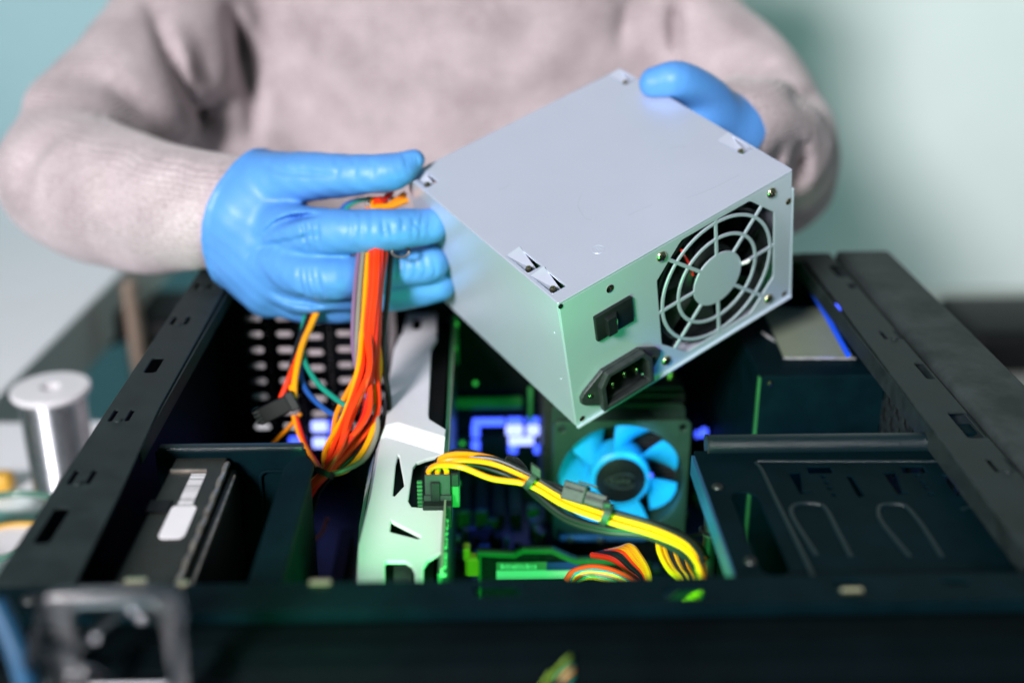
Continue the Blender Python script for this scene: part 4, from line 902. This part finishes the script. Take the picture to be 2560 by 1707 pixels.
class Field:
    sm = 2
    def __init__(s, lo, hi, h):
        s.h = h; s.lo = np.array(lo, np.float32); n = np.ceil((np.array(hi) - s.lo) / h).astype(int) + 1
        s.x, s.y, s.z = [a.astype(np.float32) for a in np.meshgrid(*[s.lo[i] + np.arange(n[i]) * h for i in range(3)], indexing='ij')]
        s.d = np.full(s.x.shape, 1e3, np.float32)
    def seg(s, a, b_, ra, rb, sub=None):
        X, Y, Z = (s.x, s.y, s.z) if sub is None else (s.x[sub], s.y[sub], s.z[sub])
        a, b_ = np.array(a, np.float32), np.array(b_, np.float32); ba = b_ - a; L = float(ba @ ba) + 1e-9
        px, py, pz = X - a[0], Y - a[1], Z - a[2]
        t_ = np.clip((px * ba[0] + py * ba[1] + pz * ba[2]) / L, 0, 1)
        return np.sqrt((px - t_ * ba[0]) ** 2 + (py - t_ * ba[1]) ** 2 + (pz - t_ * ba[2]) ** 2) - (ra + (rb - ra) * t_)
    def un(s, e, k):
        h_ = np.clip(0.5 + 0.5 * (s.d - e) / k, 0, 1); s.d = s.d * (1 - h_) + e * h_ - k * h_ * (1 - h_)
    def chain(s, pts, rs, k, sub_n=5):
        P = curve([(*p, 0) if len(p) == 2 else p for p in pts], sub_n); R = [v.x for v in curve([(r, 0, 0) for r in rs], sub_n)]
        c = np.full(s.d.shape, 1e3, np.float32); n = np.array(s.d.shape)
        for i in range(len(P) - 1):
            a, b_ = np.array(P[i]), np.array(P[i + 1]); m_ = max(R[i], R[i + 1]) + 4 * s.h + k * 1.2
            lo = np.clip(((np.minimum(a, b_) - m_ - s.lo) / s.h).astype(int), 0, n); hi = np.clip(((np.maximum(a, b_) + m_ - s.lo) / s.h).astype(int) + 1, 0, n)
            if (hi <= lo).any(): continue
            sub = tuple(slice(l, h_) for l, h_ in zip(lo, hi))
            c[sub] = np.minimum(c[sub], s.seg(a, b_, R[i], R[i + 1], sub))
        s.un(c, k)
    def crease(s, pts, amp, w_, d0=None, dr=60):
        """fold pressed into the cloth along a drawn line (photograph pixels), over a range of depth"""
        if not hasattr(s, 'px'):
            vx, vy, vz = s.x - CAM.x, s.y - CAM.y, s.z - CAM.z
            s.dep = vx * FW.x + vy * FW.y + vz * FW.z
            s.px = (1280 + F * (vx * RT.x + vy * RT.y + vz * RT.z) / s.dep) / K; s.py = (853.5 + F * (vx * DN.x + vy * DN.y + vz * DN.z) / s.dep) / K
        Q = [(v.x, v.y) for v in curve([(*p, 0) for p in pts], 4)]; c = None; n = len(Q) - 1
        x0, x1 = min(q[0] for q in Q) - 4 * w_, max(q[0] for q in Q) + 4 * w_; y0, y1 = min(q[1] for q in Q) - 4 * w_, max(q[1] for q in Q) + 4 * w_
        mk = (s.px > x0) & (s.px < x1) & (s.py > y0) & (s.py < y1)
        if d0: mk &= abs(s.dep - d0) < dr
        X, Y = s.px[mk], s.py[mk]; best = np.full(X.shape, 1e6, np.float32); fall = np.ones(X.shape, np.float32)
        for i in range(n):
            ax, ay_ = Q[i]; bx, by = Q[i + 1]; dx, dy = bx - ax, by - ay_; t_ = np.clip(((X - ax) * dx + (Y - ay_) * dy) / (dx * dx + dy * dy + 1e-6), 0, 1)
            e = (X - ax - t_ * dx) ** 2 + (Y - ay_ - t_ * dy) ** 2; b2_ = e < best; best = np.where(b2_, e, best); fall = np.where(b2_, np.sin(np.clip((i + t_) / n, 0.004, 0.996) * np.pi) ** 0.7, fall)
        s.d[mk] += (amp * fall * np.exp(-best / w_ ** 2)).astype(np.float32)
    def make(s, name, m_, parent):
        P, q = surface_nets(s.d, s.lo, s.h); me = bpy.data.meshes.new(name)
        me.from_pydata((P * S).tolist(), [], q.tolist()); me.update(); me.materials.append(M[m_]); me.shade_smooth()
        bm = bmesh.new(); bm.from_mesh(me)
        for _ in range(s.sm): bmesh.ops.smooth_vert(bm, verts=bm.verts[:], factor=0.4, use_axis_x=True, use_axis_y=True, use_axis_z=True)
        bmesh.ops.recalc_face_normals(bm, faces=bm.faces[:]); bm.to_mesh(me); bm.free(); me.shade_smooth()
        return link(name, me, parent)
def V(p): return (p.x, p.y, p.z)

pe = thing('person', 'person in an oat coloured knit sweater and blue gloves lifting the power supply', 'person', (0, 1075, -450))
fl = Field((-560, 640, -440), (440, 1190, 330), 5.0)
x, y, z = fl.x, fl.y, fl.z
wob = 7 * np.sin(x * 0.021 + z * 0.012 + 1.0) * np.sin(z * 0.017 - x * 0.008) + 3 * np.sin(x * 0.05 + z * 0.043)
tor = (np.sqrt(((x + 8) / 212) ** 2 + ((y - 1075) / 128) ** 2) - 1) * 128
tor = np.maximum(tor, z - 300); tor = np.maximum(tor, -430 - z) + wob * 0.6
fl.un(tor.astype(np.float32), 6)
fl.chain([V(ad(500, -140, 1050)), V(ad(530, 120, 1035)), V(ad(560, 360, 1010))], [70, 66, 60], 14)
la_ = [ad(450, -170, 1000), ad(425, 40, 965), ad(330, 190, 915), ad(205, 315, 865), ad(165, 405, 828), ad(310, 468, 765), ad(440, 480, 722), ad(530, 483, 701), ad(592, 492, 689)]
fl.chain([V(p) for p in la_], [72, 58, 55, 53, 51, 45, 37.5, 32.3, 26], 16)
ra_ = [ad(1500, -120, 1010), ad(1570, 80, 985), ad(1700, 200, 960), ad(1768, 330, 920), ad(1772, 400, 880), ad(1768, 350, 815), ad(1738, 300, 765), ad(1700, 284, 732), ad(1680, 282, 722)]
fl.chain([V(p) for p in ra_], [72, 52, 50, 51, 48, 44, 37, 30, 22], 14)
fl.d += (1.3 * np.sin(x * 0.11 + y * 0.07) * np.sin(z * 0.12 + x * 0.03)).astype(np.float32)
for pts, amp, w_ in (([(340, -10), (370, 80), (410, 170), (450, 245), (490, 300)], 17, 15), ([(520, -10), (548, 80), (574, 190), (580, 270), (572, 345)], 22, 17),
                     ([(130, 192), (200, 180), (262, 205), (310, 240), (360, 272), (430, 318)], 9, 22),
                     ([(440, 60), (470, 170), (500, 270)], 8, 22), ([(-30, 350), (30, 285), (90, 245), (150, 232)], 6, 24), ([(180, 500), (240, 555), (330, 590)], 5, 24), ([(1548, -10), (1552, 60), (1556, 150)], 24, 13),
                     ([(1434, -10), (1430, 60), (1424, 140)], 8, 12), ([(1822, 310), (1838, 350), (1836, 400), (1822, 440)], 17, 14), ([(1700, 205), (1745, 165), (1790, 140)], 9, 13),
                     ([(1790, 232), (1845, 222), (1890, 236)], 8, 13), ([(1770, 320), (1786, 360), (1784, 405)], 9, 10), ([(640, 60), (700, 180), (760, 300)], 4, 40), ([(1200, 40), (1180, 160)], 4, 45),
                     ([(560, 440), (470, 452), (380, 440)], 3, 14), ([(300, 330), (250, 420), (270, 500)], 6, 22), ([(420, 360), (390, 440), (400, 540)], 4, 16), ([(130, 300), (60, 380), (60, 450)], 7, 18)):
    fl.crease(pts, amp * 1.2, w_)
fl.sm = 10
fl.make('sweater', 'knit', pe)

# right-hand glove of the person (left in the picture)
gl = Field(tuple(V(ad(440, 560, 640))[i] - (70, 30, 75)[i] for i in range(3)), tuple(V(ad(1060, 540, 660))[i] + (25, 90, 75)[i] for i in range(3)), 0.92); gl.sm = 1
fing = [([(575, 430, 692), (690, 408, 668), (830, 402, 652), (905, 394, 648), (952, 368, 648)], [19, 14.5, 11.2, 10.2, 5.8]),
        ([(600, 520, 690), (700, 530, 655), (800, 532, 642), (910, 527, 641), (988, 520, 646)], [18, 13.6, 12.2, 11.2, 9.6]),
        ([(600, 560, 690), (690, 628, 660), (775, 640, 650), (880, 622, 662), (985, 605, 664)], [18, 13.5, 12, 11.2, 11]),
        ([(600, 590, 694), (680, 668, 672), (770, 668, 668), (900, 672, 676), (1005, 655, 678)], [17, 12.5, 11, 10.8, 9.8]),
        ([(600, 620, 698), (670, 690, 686), (745, 705, 684), (800, 706, 690), (840, 700, 696)], [16, 11.5, 9.5, 9, 8.6])]
gl.chain([V(ad(520, 462, 704)), V(ad(575, 440, 694)), V(ad(640, 428, 682))], [27, 24, 19], 8)
gl.chain([V(ad(530, 505, 704)), V(ad(590, 555, 694)), V(ad(640, 610, 682))], [27, 25, 19], 14)
gl.chain([V(ad(565, 590, 700)), V(ad(620, 660, 692))], [21, 18], 14)
gl.un(gl.seg(V(ad(500, 484, 706)), V(ad(575, 500, 692)), 33.5, 30), 8)
for pts, rs in fing: gl.chain([V(ad(*p)) for p in pts], rs, 4.0)
def gg(pts, amp, w_, d0=640, dr=45): gl.crease(pts, amp * 1.5, w_ * 0.9, d0, dr)
for k in range(5): gg([(596 + 17 * k, 550 - 9 * k), (632 + 15 * k, 512 - 3 * k), (690 + 12 * k, 489 + k)], 1.6, 6, 660, 40)
rw = random.Random(5)
u = 880
while u < 1002:
    o1, o2, o3 = rw.uniform(-4, 4), rw.uniform(-9, 3), rw.uniform(-5, 6); y0_, y1_ = rw.uniform(482, 505), rw.uniform(525, 560)
    gg([(u + o1, y0_), (u + o2, (y0_ + y1_) / 2 - 6), (u + o3, (y0_ + y1_) / 2 + 10), (u + o1 + 4, y1_)], rw.uniform(0.25, 0.75), rw.uniform(4, 6)); u += rw.uniform(6, 15)
for k in range(3): gg([(694 + 15 * k, 500), (700 + 15 * k, 535), (704 + 14 * k, 575)], 1.1, 5)
for k in range(4): gg([(686 + 13 * k, 612), (690 + 14 * k, 650), (702 + 14 * k, 690)], 1.1, 6)
for k in range(5): gg([(618 + 16 * k, 662 + 4 * k), (650 + 18 * k, 686 + 3 * k), (694 + 18 * k, 702)], 1.1, 7, 680, 40)
for k in range(4): gg([(924 + 10 * k, 354), (931 + 9 * k, 368), (936 + 8 * k, 388)], 0.7, 4)
for k in range(6): gg([(560 + 22 * k, 600 - 6 * k), (580 + 24 * k, 575 - 6 * k), (615 + 24 * k, 560 - 4 * k)], 0.6, 7, 670, 40)
for k in range(4): gg([(800 + 26 * k, 484 + 2 * (k % 2)), (806 + 24 * k, 520), (800 + 26 * k, 560)], 0.4, 6)
for k in range(5): gg([(905 + 22 * k, 570 + 4 * k), (912 + 22 * k, 610 + 3 * k), (906 + 22 * k, 640)], 0.6, 5, 655, 30)
for k in range(4): gg([(600 + 30 * k, 372 + 3 * k), (640 + 30 * k, 395 + 2 * k), (690 + 30 * k, 402)], 0.5, 8, 670, 40)
for k in range(3): gg([(770 + 40 * k, 360 + 3 * k), (776 + 40 * k, 385), (772 + 40 * k, 415)], 0.45, 7)
gl.d += (0.22 * np.sin(gl.x * 0.33 + gl.z * 0.2) * np.sin(gl.z * 0.4 - gl.y * 0.3)).astype(np.float32)
n_ = (ad(660, 560, 676) - ad(470, 475, 706)).normalized(); o_ = ad(572, 472, 697)
pd_ = (gl.x - o_.x) * n_.x + (gl.y - o_.y) * n_.y + (gl.z - o_.z) * n_.z
gl.d -= (1.6 * np.exp(-((pd_ - 1.5) / 1.6) ** 2)).astype(np.float32)
gl.d = np.maximum(gl.d, -pd_)
gl.make('glove', 'glove', pe)
# the other glove, thumb over the far top edge, fingers round the far side
def L_(x, y, z): return XP @ Vector((x, y, z))
c0 = L_(165, 90, -50)
gl = Field(tuple(c0[i] - (75, 90, 85)[i] for i in range(3)), tuple(c0[i] + (95, 95, 105)[i] for i in range(3)), 1.25)
gl.chain([V(ad(1506, 192, 676)), V(ad(1560, 186, 674)), V(ad(1630, 228, 692)), V(ad(1668, 285, 712)), V(ad(1700, 300, 724))], [9.6, 11.0, 12.5, 15, 20], 5)
gl.chain([V(ad(1660, 285, 714)), V(L_(166, 95, -32)), V(L_(166, 85, -48))], [16, 16, 15], 10)
gl.chain([V(ad(1680, 300, 724)), V(ad(1706, 288, 736))], [22, 27], 10)
for k in range(4):
    yy_ = 60 + k * 19; ln = (0, 5, 3, -8)[k]
    gl.chain([V(L_(164, yy_, -34)), V(L_(162, yy_, -62 - ln)), V(L_(159, yy_, -88)), V(L_(140 - ln, yy_, -98)), V(L_(118 - ln, yy_, -97))], [12, 10.5, 10, 9.6, 8.6], 4)
for k in range(5): gl.crease([(1498 + 9 * k, 160), (1491 + 9 * k, 190), (1498 + 9 * k, 218)], 0.7, 4, 675, 30)
n_ = (ad(1630, 235, 690) - ad(1740, 300, 745)).normalized(); o_ = ad(1690, 285, 720)
pd_ = (gl.x - o_.x) * n_.x + (gl.y - o_.y) * n_.y + (gl.z - o_.z) * n_.z
gl.d -= (0.4 * np.exp(-((pd_ - 1.5) / 1.6) ** 2)).astype(np.float32)
gl.d = np.maximum(gl.d, -pd_)
# keep the glove off the inside of the steel box
loc = [(gl.x - PO.x) * e.x + (gl.y - PO.y) * e.y + (gl.z - PO.z) * e.z for e in (EX, EY, EZ)]
bx = np.maximum.reduce([-loc[0], loc[0] - PW - 1.4, -loc[1], loc[1] - PDp, -loc[2] - PH - 0.6, loc[2] - 0.3])
gl.d = np.maximum(gl.d, -bx)
gl.make('glove', 'glove', pe)

# ------------------------------------------------------------------ left side of the table
Ysp = 778.0; c = ay(116, 893, Ysp); rS = 27.5
sp = thing('solder_spool', 'white spool wound with bright silver solder wire on the table', 'solder spool', (c.x, Ysp, -200))
Xs = Matrix.Translation((c.x, Ysp, c.z))
g = G(); g.lathe([(7, -1), (7, 2), (9, 2.2), (16, 1.2), (24, 1.6), (rS - 0.5, 1.4), (rS, 0.5), (rS, -1.5), (rS - 0.8, -2.8), (18, -3.0)], 48, Xs); g.make('flange', 'white_pl', sp, True)
hgt = c.z + 200
g = G(); g.lathe([(18, -hgt + 2.5), (rS, -hgt + 2), (rS, -hgt), (4, -hgt)], 48, Xs); g.make('flange', 'white_pl', sp, True)
g = G(); pts = []; turns = int((hgt - 5) / 1.9)
g.lathe([(7, 0), (6.6, -10), (6.6, -30)], 24, Xs); g.make('core_tube', 'white_pl', sp, True)
g = G(); prof = []
for i in range(turns * 6 + 1):
    prof.append((rS - 5.4 + 0.95 * abs(math.sin(i * math.pi / 6)), -2.4 - i * 1.9 / 6))
g.lathe(prof, 56, Xs); g.make('solder_wire', 'solder', sp, True)
ct = thing('cutting_mat', 'teal cutting mat with fine ruler ticks under the glass dish', 'cutting mat', (-350, 650, -200))
G().plate(rrect(-480, 560, -285, 745, 5), [], -199.6, -197.5).make('mat_sheet', 'mat_teal', ct)
g = G()
for i in range(30): g.box((-290 - i * 3, 640, -197.3), (0.7, 5, 0.2))
g.make('ruler_print', 'white_print', ct)
cD = az(2, 1250, -180)
gd = thing('glass_dish', 'round glass dish with a green rim and amber band at the left edge', 'dish', (cD.x, cD.y, -197))
Xd = Matrix.Translation((cD.x, cD.y, -197)); rD = 43.0
def tor(r, z, a_, nm, m_):
    g = G(); g.lathe([(r + a_ * math.cos(i * math.pi / 6), z + a_ * math.sin(i * math.pi / 6)) for i in range(12)], 64, Xd, True); return g.make(nm, m_, gd, True)
g = G(); g.lathe([(rD - 2.4, 2), (rD - 2.4, 30), (rD, 30), (rD, 0), (0.01, 0), (0.01, 2)], 64, Xd); g.make('bowl', 'glass', gd, True)
tor(rD - 0.8, 31, 2.4, 'rim', 'green_glass')
g = G(); g.lathe([(0.01, 9), (rD - 4.5, 9), (rD - 4.5, 7), (0.01, 7)], 64, Xd); g.make('paper_disc', 'white_lab', gd, True)
tor(rD - 6.5, 10, 1.6, 'amber_band', 'amber')
g = G(); p = az(2, 1112, -190); g.box((p.x - 16, p.y + 8, -192), (44, 16, 15), bev=5, seg=3); tag(g.make('eraser', 'amber', None, True), 'yellow eraser at the left edge behind the glass dish', 'eraser')

# ------------------------------------------------------------------ clear plastic holder at the near left corner
YH = 296.0
ho = thing('clear_plastic_holder', 'clear plastic holder with a rounded frame and inner arch at the near left corner', 'holder', (-120, YH, -70))
def hy(q, Y=YH): return ay(*q, Y)
g = G(); g.tube(curve([hy(q) for q in ((60, 1560), (70, 1490), (92, 1440), (100, 1385), (120, 1372), (250, 1368), (390, 1368), (412, 1384), (412, 1440), (404, 1500), (396, 1580))], 6), 1.35, 10); g.make('frame', 'acrylic_rim', ho, True)
g = G(); g.tube(curve([hy(q, YH + 6) for q in ((110, 1570), (170, 1500), (240, 1430), (305, 1395), (350, 1405), (385, 1450), (400, 1520), (402, 1590))], 6), 1.5, 10); g.make('arch', 'acrylic_rim', ho, True)
a_, b2 = hy((105, 1360)), hy((408, 1360)); lo_ = hy((250, 1600)).z
g = G(); g.plate(rrect(a_.x, lo_, b2.x, a_.z, 4), [rrect(a_.x + 6, lo_ + 3, b2.x - 6, a_.z - 5, 3)], 0, 2, XZ(YH + 2)); g.make('panel', 'acrylic', ho)
for q in ((305, 1398), (325, 1418), (220, 1465)):
    p = hy(q, YH - 2); g = G(); g.lathe([(1.3 * math.sin(i * math.pi / 8) + 0.001, 1.3 * math.cos(i * math.pi / 8)) for i in range(9)], 12, Matrix.Translation(p)); g.make('moulding_bead', 'solder', ho, True)  # small bright metal beads on the clear frame
g = G(); g.tube(curve([hy(q, YH - 4) for q in ((95, 1500), (150, 1545), (200, 1540), (230, 1555))], 5), 1.5, 10); g.make('foot', 'acrylic_rim', ho, True)
g = G(); g.tube(curve([ay(-12, 1380, 306), ay(22, 1450, 302), ay(48, 1520, 298), ay(70, 1600, 294)], 6), 3.4, 12); g.make('side_trim', 'blue_pl', bz, True)

# leads seen through the grille
for k, (c_, q0, q1) in enumerate((('lime', (1246, 1572), (1262, 1548)), ('lime', (1272, 1546), (1304, 1512)), ('teal', (1284, 1552), (1310, 1532)), ('amber', (1294, 1556), (1312, 1540)), ('teal', (1300, 1566), (1314, 1552)))):
    wire(fw_, [ay(q0[0] - 30, q0[1] + 40, 318 + k), ay(*q0, 312.9), ay(*q1, 312.9), ay(q1[0] + 6, q1[1] - 8, 317)], c_, 0.45, 8)
